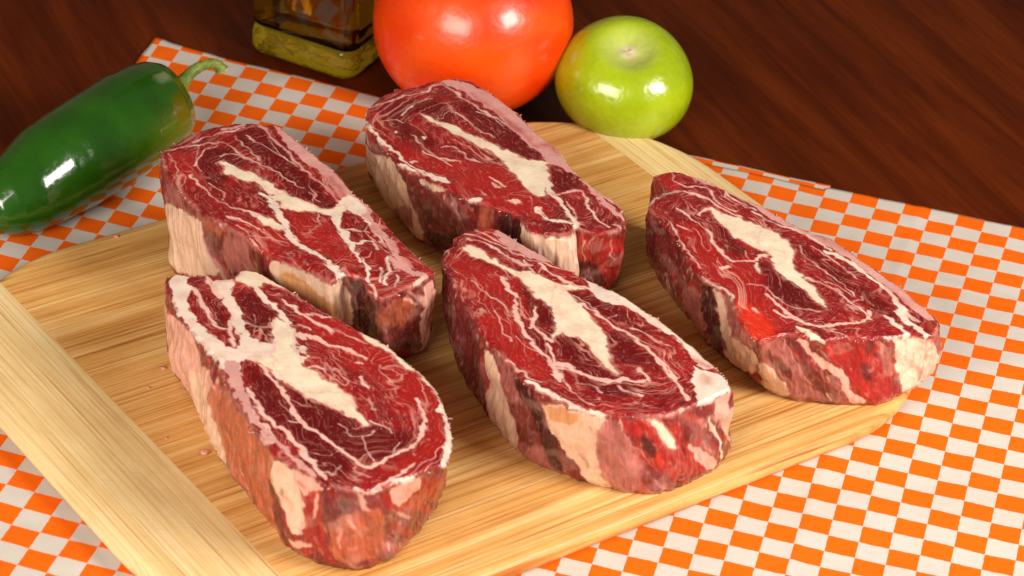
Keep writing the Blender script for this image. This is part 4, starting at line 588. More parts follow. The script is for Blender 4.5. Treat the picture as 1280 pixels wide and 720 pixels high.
STEAK_5 = dict(top=[(-2.51,-4.88,4.2),(-2.45,-4.41,4.2),(-2,-4.01,4.2),(-2.2,-3.58,4.2),(-1.71,-3,4.2),(-1.31,-2.71,4.2),(-0.77,-2.72,4.2),(-0.21,-3.19,4.2),(0.44,-3.75,4.2),(0.87,-4.03,4.2),(1.42,-4.6,4.2),(2.16,-5.12,4.2),(2.89,-5.59,4.2),(3.53,-6.02,4.2),(3.9,-6.3,4.2),(4.23,-6.59,4.2),(5.06,-7.46,4.2),(5.71,-8.26,4.2),(6.38,-9.09,4.2),(6.96,-9.96,4.2),(7.25,-10.42,4.2),(7.45,-11.07,4.2),(6.95,-11.52,4.2),(6.43,-12.01,4.2),(5.89,-12.46,4.2),(5.4,-12.9,4.2),(4.63,-13.08,4.2),(3.76,-13.1,4.2),(2.91,-13.12,4.2),(2.21,-12.89,4.2),(1.36,-12.24,4.2),(0.74,-11.81,4.2),(0.23,-10.99,4.2),(-0.63,-9.75,4.2),(-0.88,-9.23,4.2),(-1.18,-8.33,4.2),(-1.46,-7.79,4.2),(-1.72,-7.2,4.2),(-2.02,-6.42,4.2),(-2.28,-5.81,4.2),(-2.46,-5.28,4.2)],
 bot=[(-2.13,-4.25),(-2.11,-3.83),(-1.71,-3.51),(-1.95,-3.13),(-1.52,-2.66),(-1.16,-2.44),(-0.66,-2.51),(-0.14,-3.05),(0.51,-3.61),(0.94,-3.89),(1.49,-4.45),(2.23,-4.98),(2.96,-5.44),(3.6,-5.87),(3.96,-6.15),(4.3,-6.44),(5.12,-7.31),(5.81,-8.02),(6.55,-8.66),(7.2,-9.35),(7.52,-9.71),(7.76,-10.23),(7.52,-10.89),(7.03,-11.46),(6.5,-11.98),(5.99,-12.44),(5.3,-12.82),(4.38,-12.82),(3.51,-12.66),(2.77,-12.43),(1.73,-11.99),(1.06,-11.59),(0.38,-10.83),(-0.39,-9.44),(-0.67,-8.9),(-1.09,-7.99),(-1.35,-7.41),(-1.56,-6.77),(-1.78,-5.91),(-1.94,-5.24),(-2.05,-4.66)],
 cut=[('bright',0.000,[(-2.2,-3.46),(-1.3,-2.73),(-0.5,-2.93),(0.35,-3.95),(0.9,-4.62),(-0.17,-4.05),(-1.26,-3.37)]),
 ('bright',0.000,[(-2.4,-4.86),(-1.16,-4.91),(0.57,-6.3),(1.24,-7.38),(0.79,-8.55),(0.04,-7.78),(-0.98,-7.61),(-1.63,-6.99)]),
 ('bright',0.000,[(-1.23,-8.32),(-0.05,-7.92),(1.17,-10.37),(1.7,-11.14),(1.43,-11.61),(0.74,-11.57),(-0.33,-9.94)]),
 ('dark',0.000,[(1.75,-8.85),(2.67,-9.22),(3.16,-10.62),(3.81,-11.1),(3.17,-11.22),(2.43,-10.84),(1.76,-10.18)]),
 ('dark',0.000,[(3.11,-8.54),(3.97,-8.57),(4.88,-9.81),(5.29,-10.78),(4.69,-10.37),(3.51,-10.24),(3.39,-9.56)]),
 ('dark',0.000,[(1.66,-6.25),(2.75,-6.51),(3.93,-6.94),(4.25,-7.7),(3.55,-7.92),(2.61,-7.09)]),
 ('dark',0.000,[(1.96,-11.18),(3.05,-11.49),(4.61,-11.47),(5.3,-12.02),(4.62,-11.89),(3.8,-12.29),(2.77,-11.97)]),
 ('dark',0.000,[(0.13,-5.72),(0.79,-6.54),(1.24,-7.38),(1.85,-7.54),(1.78,-8.28),(0.89,-8.53),(0.54,-7.69)]),
 ('pink',0.098,[(-1.81,-3.68),(-1.07,-3.83),(-0.57,-4.32),(0.08,-4.78),(0.6,-4.87)]),
 ('pink',0.091,[(-2,-3.32),(-1.25,-3.47),(-0.59,-3.93),(0.49,-4.6),(1.22,-4.75),(1.69,-4.95)]),
 ('pink',0.068,[(-1.55,-2.98),(-0.95,-3.31),(-0.16,-4.14)]),
 ('pink',0.106,[(0.38,-4.62),(0.68,-5.43)]),
 ('pink',0.136,[(0.91,-4.81),(1.45,-5.38),(1.78,-5.69),(2.71,-5.99)]),
 ('pale',0.000,[(-0.82,-2.74),(-0.23,-3.03),(0.44,-3.73),(1.37,-4.58),(0.9,-4.62),(0.16,-4.28),(-0.55,-3.73)]),
 ('cream',0.000,[(2.17,-5.1),(2.9,-5.5),(4,-6.26),(4.01,-6.77),(3.3,-6.81),(2.72,-6.08),(2.81,-5.78)]),
 ('cream',0.000,[(-1.84,-4.07),(-1.53,-4.02),(-1.03,-4.41),(-0.54,-4.85),(0.01,-5.32),(0.63,-5.34),(1.26,-5.7),(1.78,-5.79),(2.71,-5.99),(1.7,-6.37),(2.24,-7.01),(2.56,-7.68),(2.84,-8.53),(1.5,-8.78),(1.86,-7.81),(1.8,-7.46),(1.34,-7.45),(1.11,-6.94),(0.81,-7),(0.57,-6.3),(0.14,-5.81),(-0.52,-5.18),(-1.16,-4.82),(-1.76,-4.5)]),
 ('cream',0.000,[(1.95,-7.46),(2.66,-7.42),(3.09,-8.34),(3.05,-8.7),(3.47,-9.6),(3.39,-10.23),(3.8,-10.85),(3.66,-11.04),(3.15,-10.45),(2.93,-9.79),(2.66,-9.13),(2.26,-9.12),(1.75,-8.76),(1.62,-9.32),(1.47,-9.35),(1.49,-8.63),(1.73,-8.23)]),
 ('cream',0.000,[(1.33,-5.75),(1.97,-6.28),(2.41,-7.22),(3.1,-8.19),(3.49,-9.54),(3.36,-10.44),(3.77,-10.97),(3.62,-10.99),(3.21,-10.29),(2.95,-9.64),(2.63,-9.26),(1.77,-8.79),(1.46,-8.67)]),
 ('pink',0.076,[(-1.43,-6.2),(-0.87,-6.94),(-0.38,-7.4),(-0.05,-7.89)]),
 ('pink',0.181,[(-0.37,-5.91),(0.09,-6.76),(0.19,-7.76),(0.49,-8.7)]),
 ('pink',0.091,[(-0.37,-5.96),(-0.17,-5.87)]),
 ('pink',0.136,[(0.89,-7.53),(0.86,-8),(0.79,-8.64)]),
 ('pink',0.166,[(0.15,-7.89),(0.38,-8.48),(0.84,-9.55),(1.16,-10.11),(1.58,-10.64),(1.85,-11.11),(1.91,-11.53)]),
 ('pink',0.136,[(0.77,-8.22),(1.11,-9.06),(1.53,-9.51)]),
 ('pink',0.121,[(1.34,-9.64),(1.63,-10.55)]),
 ('pink',0.212,[(1.63,-10.63),(2.18,-10.79),(2.68,-11.22),(3.42,-11.43),(4.06,-11.23)]),
 ('pink',0.053,[(-0.45,-8),(-0.19,-9.03),(0.14,-9.59)]),
 ('pink',0.060,[(0.33,-9.29),(0.76,-9.92),(1.37,-10.25)]),
 ('pink',0.076,[(-0.64,-9.73),(0.22,-10.89),(0.74,-11.57),(1.24,-11.73)]),
 ('white',0.166,[(0.75,-11.73),(1.36,-12.22),(2.01,-12.69),(2.5,-13.01),(3.23,-13.13),(3.81,-13.2)]),
 ('pink',0.053,[(1.96,-11.52),(2.48,-12.35),(3.03,-12.76)]),
 ('pink',0.053,[(2.45,-11.6),(2.94,-11.68),(3.25,-12.05)]),
 ('pink',0.151,[(1.5,-10.74),(1.85,-10.85),(2.55,-11.07),(3.54,-11.41),(4.32,-11.27),(4.8,-11.01),(4.5,-10.72),(4.35,-10.49)]),
 ('pink',0.106,[(3.69,-11.63),(4.04,-11.91),(4.53,-12.03)]),
 ('pink',0.136,[(4.98,-9.85),(5.49,-10.72),(5.79,-11.35),(6.03,-11.89)]),
 ('pink',0.227,[(1.5,-10.57),(1.71,-10.96),(1.89,-11.7)]),
 ('pink',0.136,[(2.4,-6.95),(3.03,-7.56),(3.65,-8.18),(4.12,-8.63),(4.68,-9.33),(5.13,-9.86),(5.68,-10.88)]),
 ('pink',0.053,[(3.34,-7.69),(3.54,-7.47)]),
 ('pink',0.076,[(4.06,-8.1),(4.46,-8.3),(4.97,-8.83),(5.42,-8.92)]),
 ('pink',0.091,[(1.67,-6.53),(2.18,-6.52),(2.87,-7.14)]),
 ('white',0.000,[(2.34,-4.99),(2.87,-5.5),(3.76,-6.28),(4.23,-6.51),(5.06,-7.37),(5.72,-8.16),(6.42,-9.01),(7.02,-9.95),(6.47,-10.22),(6.27,-9.74),(5.97,-9.09),(5.72,-8.51),(5.06,-8.19),(4.44,-7.21),(3.82,-6.77),(3.32,-6.87),(2.79,-6.41)]),
 ('bright',0.166,[(6.27,-9.65),(6.67,-9.93)]),
 ('bright',0.076,[(3.03,-5.71),(3.24,-5.86)]),
 ('white',0.000,[(6.12,-9.91),(6.37,-10.21),(6.87,-10.17),(7.21,-10.45),(7.5,-11.04),(6.96,-11.56),(6.86,-12.5),(6.66,-12.86),(6.37,-12.17),(6.27,-11.34)]),
 ('bright',0.060,[(6.57,-10.61),(6.67,-10.85)]),
 ('pale',0.076,[(4.53,-12.41),(4.77,-12.45)]),
 ('white',0.106,[(5.79,-12.52),(6.28,-12.35)]),
 ('white',0.106,[(-2.49,-4.78),(-2.39,-4.38),(-2,-4.06)])],
 side=[('purple',0.000,[(29.91,1.8),(27.26,0),(25.66,0),(26.36,2.3),(25.55,2.8),(25.66,4),(28.06,4),(29.99,3.6)]),
 ('mauve',0.050,[(28.87,1.6),(28.66,2.2),(29.12,3.2)]),
 ('tan',0.000,[(25.72,0.2),(24.79,0.4),(24.34,1.8),(23.6,2.5),(25.4,4),(25.66,2.9),(25.25,1.9),(25.66,1.3)]),
 ('mauve',0.000,[(25.47,0),(24.87,0),(23.84,0.2),(23.26,0.9),(22.81,1.9),(23.6,2.5),(24.57,1.5),(24.64,0.4)]),
 ('black',0.000,[(23.89,0.1),(22.96,0),(22.69,0.5),(22.1,1.5),(22.81,1.9),(23.41,0.7)]),
 ('tan',0.000,[(25.66,3.1),(24.11,2.2),(23.55,2.8),(23.46,3.8),(23.99,4),(25.32,4)]),
 ('purple',0.000,[(24.26,1.9),(23.03,0.9),(22.39,2.4),(22.84,3),(23.07,3.8),(23.55,2.8)]),
 ('mauve',0.000,[(23.07,3.2),(22.51,2.8),(22.05,3.9),(21.84,4),(23.07,4)]),
 ('black',0.000,[(23.03,0.9),(22.58,1),(22,1.7),(21.62,2.5),(21.67,3.9),(22.05,3.9),(22.39,3),(22.84,1.7)]),
 ('tan',0.000,[(22.62,0.5),(20.8,0),(19.83,0.1),(20.17,1.3),(20.17,2.4),(20.04,3.9),(20.8,4),(21.25,3),(21.57,2.4),(22,1.6)]),
 ('amber',0.000,[(22.58,0.6),(20.8,0.1),(20.95,0.8),(22,1.2)]),
 ('purple',0.063,[(20.99,2.4),(20.8,2.9)]),
 ('purple',0.088,[(21.62,2.6),(21.1,3.3)]),
 ('mauve',0.000,[(20,0.1),(19.53,0.1),(19.01,1.7),(19.18,4),(20.13,3.9),(20.47,2.5),(20.51,1.7)]),
 ('mauve',0.000,[(20.42,0.3),(19.62,0),(19.14,1.1),(18.83,2.3),(19.27,2.8),(20.54,3.1),(20.58,1.7)]),
 ('red',0.000,[(19.62,0),(16.85,0.3),(16.6,1.4),(16.71,2.5),(15.99,3.9),(19.05,2.7),(19.14,1.1)]),
 ('black',0.000,[(19.01,0.7),(18.63,0.9),(18.51,1.8),(18.83,2),(19.01,1.4)]),
 ('blood',0.125,[(18.59,1.7),(18.43,2.2)]),
 ('purple',0.000,[(17.74,0.3),(16.89,0.7),(16.82,1.6),(17.31,1.7)]),
 ('cream',0.000,[(18.88,0),(18.39,0),(18.12,0.5),(17.77,1.6),(18.08,1.5),(18.47,0.7),(18.71,0.2)]),
 ('pinkfat',0.031,[(19.53,0.3),(19.09,1.7),(18.67,2.4)]),
 ('pinkfat',0.000,[(17.31,1.7),(16.85,2.2),(16.35,3),(16.03,3.9),(16.78,3.4),(17.03,2.6)]),
 ('rust',0.138,[(16.46,2.3),(16.32,2.9)]),
 ('cream',0.138,[(16.35,0.8),(16.14,1.6),(15.96,2.6),(15.72,4)]),
 ('pinkfat',0.000,[(15.89,0),(15.25,0),(15.25,3.5),(14.94,4),(16.03,0.9)]),
 ('red',0.063,[(14.6,1.2),(15.01,3.4)]),
 ('rawpink',0.088,[(16.74,0.7),(16.6,1.2)])])
CLOTH_WARP = [(-0.208,-0.246),(-0.034,0.091),(0.083,-0.198),(0.202,0.051),(-0.123,0.221),(0.1,0.313),(-0.052,0.025),(0.056,-0.216)]
def cloth_xy(c, r):
    cc = (c + 14) / 14; rr = (r + 6) / 12
    cc = np.clip(cc, -1.5, 1.7); rr = np.clip(rr, -1.3, 1.7)
    Bs = np.stack([cc * 0 + 1, cc, rr, cc * cc, cc * rr, rr * rr, cc * cc * rr, cc * rr * rr], -1)
    P = np.stack([c, -CA * r], -1) @ CM.T + CO
    return P + Bs @ np.array(CLOTH_WARP)
def cloth_z(x, y):
    return .045 * fbm(x * .20, y * .20, 3, 3) + .016 * fbm(x * .9, y * .9, 5, 2) + .035 * np.exp(-((x * .35 + y - 9.2) / .22) ** 2) * sst(4, 9, x) + .03 * np.exp(-((x - .25 * y - 13.5) / .2) ** 2)
def far_edge(c):
    e = np.interp(c, [-33, -32.3, -31.6, -29, -24, -21, -14, -9.5, -4.06, -3.98, 2, 14], [-18.55, -18.6, -18.42, -18.24, -18.15, -18.0, -18.3, -18.55, -18.62, -18.85, -19.05, -18.9])
    return e + .035 * gn(c * .9, c * 0, 4) + .02 * gn(c * 4, c * 0, 9)
mt_cloth = mat_cloth()
def cloth_sheet(name, cs, rfun, rnear, zoff, duv, parent, nr=150, thick=.07, lift=None):
    nc = len(cs); t_ = np.linspace(0, 1, nr) ** 1.0
    Cg, Tg = np.meshgrid(cs, t_); Rg = rfun(cs)[None, :] * (1 - Tg) + rnear * Tg
    Cg = Cg + .04 * gn(Rg * 1.1, Rg * 0 + .5, 31) * ((Cg == cs[0]) | (Cg == cs[-1]))
    P = cloth_xy(Cg.ravel(), Rg.ravel()); z = cloth_z(P[:, 0], P[:, 1]) + zoff
    if lift is not None: z = z + lift(Cg.ravel(), Rg.ravel())
    V = np.c_[P, z]; F = grid_faces(nc, nr)[:, ::-1]
    # skirt: turned-down thickness
    idx = np.r_[np.arange(nc), (np.arange(1, nr)) * nc + nc - 1, (nr - 1) * nc + np.arange(nc - 2, -1, -1), np.arange(nr - 2, 0, -1) * nc]
    Vb = V[idx] - np.array([0, 0, thick]); n0 = len(V); k = np.arange(len(idx)); k2 = (k + 1) % len(idx)
    Fs = np.stack([idx[k], idx[k2], n0 + k2, n0 + k], -1)
    V2 = np.vstack([V, Vb]); F2 = np.vstack([F, Fs])
    me = mesh(name, V2, F2)
    uvv = np.c_[np.r_[Cg.ravel(), Cg.ravel()[idx]] + duv[0] + 60, np.r_[Rg.ravel(), Rg.ravel()[idx]] + duv[1] + 60]
    lay = me.uv_layers.new(name='lattice'); li = np.zeros(len(me.loops), np.int32); me.loops.foreach_get('vertex_index', li)
    lay.data.foreach_set('uv', uvv[li].astype(np.float32).ravel())
    return link(name, me, mt_cloth, parent)
cloth = thing('checked_cloth', 'orange and white checked cotton cloth spread over the dark table under the board', 'tablecloth', (0, 0, 0))
cloth_sheet('cloth_panel', np.unique(np.r_[np.linspace(-32.35, -4.05, 190), np.linspace(-4.05, -3.98, 2), np.linspace(-3.98, 15, 120)]), far_edge, 25.0, 0, (0, 0), cloth, 260)
cloth_sheet('folded_hem', np.linspace(-13.0, -3.93, 60), lambda c: -19.14 + .03 * (c + 4) * -1 * .3 + .03 * gn(c * 1.3, c * 0, 8), -17.6, -.055, (.48, .0), cloth, 12, .03)
cloth.children[1]['label'] = 'turned-under hem strip with offset checks showing past the far edge'

# ------------------------------------------------------------------ bamboo board
BU = np.array([0.77620491, 0.63048072]); BV = np.array([-0.63048072, 0.77620491])
BT = 0.80; B0 = 0.08
U0, U1, V0, V1, RC = -20.30, 11.35, -13.78, 9.18, 7.0
JL, JR = -16.60, 8.72
def inside_rr(u, v, p=2.0):
    """signed distance-like inset from the rounded outline (positive inside)"""
    cu, cv, hu, hv = (U0 + U1) / 2, (V0 + V1) / 2, (U1 - U0) / 2, (V1 - V0) / 2
    x = np.abs(u - cu) - (hu - RC); y = np.abs(v - cv) - (hv - RC)
    d = np.minimum(np.maximum(x, y), 0) + (np.maximum(x, 0) ** p + np.maximum(y, 0) ** p) ** (1 / p)
    return RC - d
def u_ext(v, p=2.0):
    cv, hv = (V0 + V1) / 2, (V1 - V0) / 2
    y = np.maximum(np.abs(v - cv) - (hv - RC), 0); x = np.maximum(RC ** p - np.minimum(y, RC) ** p, 0) ** (1 / p)
    return U0 + RC - x, U1 - RC + x
def board_z(d):
    r, h = .34, .34
    q = np.clip(1 - np.maximum(d, 0) / r, 0, 1)
    drop = h * (1 - np.sqrt(np.maximum(1 - q * q, 0)))
    r2 = .34; q2 = np.clip(1 - np.maximum(d, 0) / r2, 0, 1); rise = .32 * (1 - np.sqrt(np.maximum(1 - q2 * q2, 0)))
    return BT - drop, B0 + rise
def board_piece(name, UVg, nu, nv, mat, parent, base, gap=.012):
    """UVg: (nv*nu,2) board coordinates, grid order"""
    u, v = UVg[:, 0], UVg[:, 1]; d = inside_rr(u, v)
    zt, zb = board_z(d); XY = u[:, None] * BU + v[:, None] * BV
    zt = zt + base
    n = len(u); V = np.vstack([np.c_[XY, zt], np.c_[XY, zb]])
    F = grid_faces(nu, nv); Fb = F[:, ::-1] + n
    idx = np.r_[np.arange(nu), np.arange(1, nv) * nu + nu - 1, (nv - 1) * nu + np.arange(nu - 2, -1, -1), np.arange(nv - 2, 0, -1) * nu]
    k = np.arange(len(idx)); k2 = (k + 1) % len(idx)
    m_ = len(V); q = len(idx); V = np.vstack([V, V[idx], V[idx + n]])           # walls have corners of their own: crisp arrises
    Fs = np.stack([m_ + k2, m_ + k, m_ + q + k, m_ + q + k2], -1)
    return obj(name, V, np.vstack([F, Fb, Fs]), mat, parent)
ang_u = math.atan2(BU[1], BU[0])
mt_strip = mat_bamboo('bamboo_strips', (.58, .265, .065), (.80, .450, .145), (.93, .65, .30), ang_u)
mt_band = mat_bamboo('bamboo_end_band', (.80, .55, .24), (.88, .66, .33), (.93, .74, .42), ang_u + PI / 2, .72)
board = thing('cutting_board', 'light bamboo cutting board with rounded corners lying on the checked cloth under the steaks', 'cutting board', (0, 0, 0))
edges = np.array([0, .12, .3, .55, .85, 1.1])
nst = 20
vb = np.linspace(V0, V1, nst + 1)
for k in range(nst):
    a, b_ = vb[k] + .0015, vb[k + 1] - .0015
    vs = np.linspace(a, b_, 6) if 0 < k < nst - 1 else (a + (b_ - a) * np.array([0, .03, .09, .18, .3, .45, .7, 1]) if k == 0 else b_ - (b_ - a) * np.array([1, .7, .45, .3, .18, .09, .03, 0]))
    rows = []
    for v in vs:
        lo, hi = u_ext(np.array(v)); lo = max(lo, JL + .004); hi = min(hi, JR - .004)
        tt = np.linspace(0, 1, 70); tt = .5 - .5 * np.cos(tt * PI)
        rows.append(np.c_[lo + (hi - lo) * tt, np.full(70, v)])
    G = np.vstack(rows); lowered = np.full(len(G), 0.0).reshape(len(vs), 70); lowered[0] -= .004; lowered[-1] -= .004
    board_piece('bamboo_strip', G, 70, len(vs), mt_strip, board, lowered.ravel() + random.uniform(-.0015, .0015))
for side in (0, 1):
    # find v range where the band exists
    vv = np.linspace(V0 + .001, V1 - .001, 1200); lo, hi = u_ext(vv)
    ok = vv[(lo < JL - .02)] if side == 0 else vv[(hi > JR + .02)]
    tt = np.linspace(0, 1, 120); vs = ok[0] + (ok[-1] - ok[0]) * (.5 - .5 * np.cos(tt * PI)); rows = []
    for v in vs:
        lo, hi = u_ext(np.array(v)); a, b_ = (lo, JL - .004) if side == 0 else (JR + .004, hi)
        q = np.array([0, .04, .1, .18, .28, .4, .6, .8, .97, 1.0]); q = q if side == 0 else 1 - q[::-1]
        rows.append(np.c_[a + (b_ - a) * q, np.full(len(q), v)])
    G = np.vstack(rows)
    board_piece('end_band', G, 10, 120, mt_band, board, np.zeros(len(G)))

# ------------------------------------------------------------------ steaks
COL = dict(mid=(.25, .0075, .010), dark=(.115, .0025, .004), bright=(.38, .013, .011), blood=(.72, .03, .008),
           white=(.82, .66, .56), pink=(.83, .52, .44), pale=(.66, .33, .30), cream=(.84, .70, .53),
           tan=(.78, .53, .38), amber=(.68, .34, .14), mauve=(.40, .125, .105), purple=(.145, .018, .018), black=(.035, .008, .008),
           rust=(.48, .115, .055), pinkfat=(.78, .42, .33), red=(.38, .016, .012), rawpink=(.72, .22, .16), tanpink=(.7, .36, .24))
FATNESS = dict(mid=0, dark=0, bright=0, blood=0, white=1, pink=.8, pale=.55, cream=1, tan=1, amber=1, mauve=.3, purple=0, black=0, rust=.1, pinkfat=.9, red=0, rawpink=.4)
def seg_dist(X, Y, P):
    d = np.full(X.shape, 1e9)
    for (ax, ay), (bx, by) in zip(P[:-1], P[1:]):
        dx, dy = bx - ax, by - ay; L2 = dx * dx + dy * dy + 1e-12
        t = np.clip(((X - ax) * dx + (Y - ay) * dy) / L2, 0, 1)
        d = np.minimum(d, (X - ax - t * dx) ** 2 + (Y - ay - t * dy) ** 2)
    return np.sqrt(d)
def in_poly(X, Y, P):
    c = np.zeros(X.shape, bool); n = len(P)
    for i in range(n):
        (x0, y0), (x1, y1) = P[i], P[(i + 1) % n]
        if y0 == y1: continue
        c ^= ((y0 > Y) != (y1 > Y)) & (X < (x1 - x0) * (Y - y0) / (y1 - y0) + x0)
    return c
def chaikin(P, closed, n=2):
    P = np.asarray(P, float)
    for _ in range(n):
        if closed: Q = np.roll(P, -1, 0); P = np.stack([P * .75 + Q * .25, P * .25 + Q * .75], 1).reshape(-1, 2)
        else: P = np.vstack([P[:1], np.stack([P[:-1] * .75 + P[1:] * .25, P[:-1] * .25 + P[1:] * .75], 1).reshape(-1, 2), P[-1:]])
    return P
def paint(X, Y, base, strokes, seed, soft_fat, soft_meat, wid=1.0, g=None):
    """strokes laid one over another on the flesh; returns rgb, fat, cream mask, list"""
    col = base.copy(); fat = np.zeros(len(X)); cream = np.zeros(len(X))
    wx = X + .10 * gn(X * .9, Y * .9, seed) + .095 * gn(X * 2.7, Y * 2.7, seed + 1) + .016 * gn(X * 7, Y * 7, seed + 2)
    wy = Y + .10 * gn(X * .9, Y * .9, seed + 3) + .095 * gn(X * 2.7, Y * 2.7, seed + 4) + .016 * gn(X * 7, Y * 7, seed + 5)
    rag = gn(X * 5, Y * 5, seed + 6) + .6 * gn(X * 11, Y * 11, seed + 7)
    if g is not None:      # edges feather along the grain
        ga, gb, ka, kb = g
        rag = rag * .35 + .9 * gn(ga * ka, gb * kb, seed + 8) + .7 * gn(ga * ka * 2.3, gb * kb * 2.3, seed + 9)
    for i, (cn, w_, pts) in enumerate(strokes):
        f = FATNESS[cn]; soft = soft_fat if f > .5 else soft_meat
        P = np.array(pts, float)
        pad = .5 + w_
        bb = (wx > P[:, 0].min() - pad) & (wx < P[:, 0].max() + pad) & (wy > P[:, 1].min() - pad) & (wy < P[:, 1].max() + pad)
        if not bb.any(): continue
        x, y, rg = wx[bb], wy[bb], rag[bb]
        if w_ == 0:
            P = chaikin(P, True, 1); d = seg_dist(x, y, np.vstack([P, P[:1]])); sd = np.where(in_poly(x, y, P), d, -d)
            if cn == 'cream' and soft < .035:          # blush where fat melts into lean
                hl = sst(-.11, .03, sd + rg * .07) * .45; col[bb] = col[bb] * (1 - hl[:, None]) + np.array([.74, .34, .27]) * hl[:, None]
            mk = sst(-soft, soft, sd - (.035 if cn == 'cream' and soft < .035 else 0) + rg * (.060 if f > .5 else .12))
        else:
            if len(P) > 2: P = chaikin(P, False, 2)
            d = seg_dist(x, y, P); hw = w_ / 2 * wid * (.80 + .55 * rg + .35 * gn(x * 1.3, y * 1.3, seed + 70))
            mk = sst(-soft * 1.3, soft * 1.3, hw - d)
            if f > .5 and w_ < .12: mk = mk * (.50 + .50 * sst(-.5, .3, gn(x * 1.6, y * 1.6, seed + 40 + i)))
        op = 1.0 if f > .5 else .85
        mk = mk * op
        c = np.array(COL[cn]); col[bb] = col[bb] * (1 - mk[:, None]) + c * mk[:, None]
        fat[bb] = fat[bb] * (1 - mk) + f * mk
        cream[bb] = np.maximum(cream[bb] * (1 - mk), mk if (cn == 'cream' and w_ == 0) else 0)
    return col, fat, cream
def resample_closed(P, n, smooth=1):
    P = np.vstack([P, P[:1]]); d = np.r_[0, np.cumsum(np.linalg.norm(np.diff(P[:, :2], axis=0), axis=1))]
    return d, np.stack([np.interp(np.linspace(0, d[-1], n, endpoint=False), d, P[:, k]) for k in range(P.shape[1])], -1)
def smooth_loop(A, it):
    for _ in range(it): A = A * .5 + (np.roll(A, 1, 0) + np.roll(A, -1, 0)) * .25
    return A
mt_flesh = mat_flesh()
def steak(D, label, seed, slab=None, NT=880, NR=150, NS=60, spikes=None):
    top = np.array(D['top'], float); bot = np.array(D['bot'], float)
    tb = np.c_[top, bot]                                        # x y z | bx by
    d0, Q = resample_closed(tb, NT); Q = smooth_loop(Q, 3)
    tot = d0[-1]; s = np.linspace(0, tot, NT, endpoint=False)
    T, Bt = Q[:, :3], Q[:, 3:]
    tan_ = np.roll(T[:, :2], -1, 0) - np.roll(T[:, :2], 1, 0); tan_ /= np.linalg.norm(tan_, axis=1)[:, None] + 1e-9
    tan_ = smooth_loop(tan_, 4); nrm = np.stack([-tan_[:, 1], tan_[:, 0]], -1)       # loop runs clockwise from above -> outward = left
    cen = T[:, :2].mean(0)
    if ((T[:, :2] - cen) * nrm).sum() < 0: nrm = -nrm
    # ragged cut rim
    th_ = s / tot * 2 * PI
    jit = .035 * gn(s * 1.7, s * 0, seed) + .03 * gn(s * 4.6, s * 0, seed + 1) + .018 * gn(s * 12, s * 0, seed + 2)
    sp = np.maximum(gn(s * 6.5, s * 0 + .3, seed + 3), 0) ** 2 * .22 * sst(-.2, .3, gn(s * .8, s * 0, seed + 4))
    back = sst(0, 1.2, nrm[:, 1]*1.6)
    T = T.copy(); T[:, :2] += nrm * (jit + sp * (.25 + .75 * back))[:, None]
    # centre line for the radial fill
    A = T[:, :2] - cen; ev = np.linalg.eigh(A.T @ A)[1][:, 1]; pr = A @ ev; half = np.abs(pr).max() * .55
    foc = cen + np.clip(pr, -half, half)[:, None] * ev * .8
    pl = np.linalg.lstsq(np.c_[T[:, :2], np.ones(NT)], T[:, 2], rcond=None)[0]
    rr = np.linspace(1, 0, NR) ** 1.0
    XY = foc[None] * (1 - rr)[:, None, None] + T[None, :, :2] * rr[:, None, None]
    X, Y = XY[..., 0].ravel(), XY[..., 1].ravel()
    Z = X * pl[0] + Y * pl[1] + pl[2]
    # ---- paint the cut face
    e1 = ev / np.linalg.norm(ev); ca, sa = e1
    xr = X * ca + Y * sa; yr = -X * sa + Y * ca
    wob = fbm(X * .5, Y * .5, seed + 8, 2)
    tone = fbm(X * .45, Y * .45, seed + 9, 3)
    mid, dk, br = (np.array(COL[k]) for k in ('mid', 'dark', 'bright'))
    base = mid[None] * np.ones((len(X), 1))
    t1 = sst(.05, .75, tone)[:, None]; base = base * (1 - .6 * t1) + br * .6 * t1
    t2 = sst(.05, .75, -tone)[:, None]; base = base * (1 - .5 * t2) + dk * .5 * t2
    # fine marbling flecks along the muscle grain
    ed0 = (1 - np.repeat(rr, NT)) * np.tile(np.linalg.norm(T[:, :2] - foc, axis=1), NR)          # fibres run round the eye of the rib, parallel to the rim
    fx, fy = xr * 1.0 + .55 * yr + .5 * wob, ed0 * 1.15 + .55 * wob + .25 * tone
    gate = sst(-.25, .5, fbm(X * .7, Y * .7, seed + 10, 2))
    r1 = 1 - np.abs(gn(fx * .7, fy * 2.3, seed + 11)) * 1.8; r2 = 1 - np.abs(gn(fx * 1.6 + 7, fy * 5.0, seed + 12)) * 2.2
    r3 = gn(fx * 6, fy * 9, seed + 13)
    v1 = sst(.80, .97, r1) * (.35 + .65 * gate) * .72 * sst(-.1, .3, gn(X * 2, Y * 2, seed + 14)); v2 = sst(.80, 1, r2) * (.3 + .7 * gate) * .42 * sst(-.3, .3, gn(X * 3, Y * 3, seed + 15)); v3 = sst(.48, .78, r3) * .45
    vein = np.maximum(np.maximum(v1, v2), v3)
    lightp = np.array([.74, .28, .22])
    col0 = base * (1 + .30 * gn(X * 3, Y * 3, seed + 16)[:, None]) 
    col0 = col0 * (1 - vein[:, None]) + lightp * vein[:, None]
    col, fat, cream = paint(X, Y, col0, D['cut'], seed + 20, .030, .22, g=(xr, yr, 2.0, 6.0))
    # fat is not one flat tone: pink blush and greyish film
    bl = sst(.1, .8, fbm(X * 1.5, Y * 1.5, seed + 17, 3)) * fat
    col = col * (1 - .22 * bl[:, None]) + np.array([.70, .33, .27]) * .22 * bl[:, None]
    # sawn rim: thin pale edge where the outer membrane is cut
    edge_d = (1 - np.repeat(rr, NT)) * np.tile(np.linalg.norm(T[:, :2] - foc, axis=1), NR)
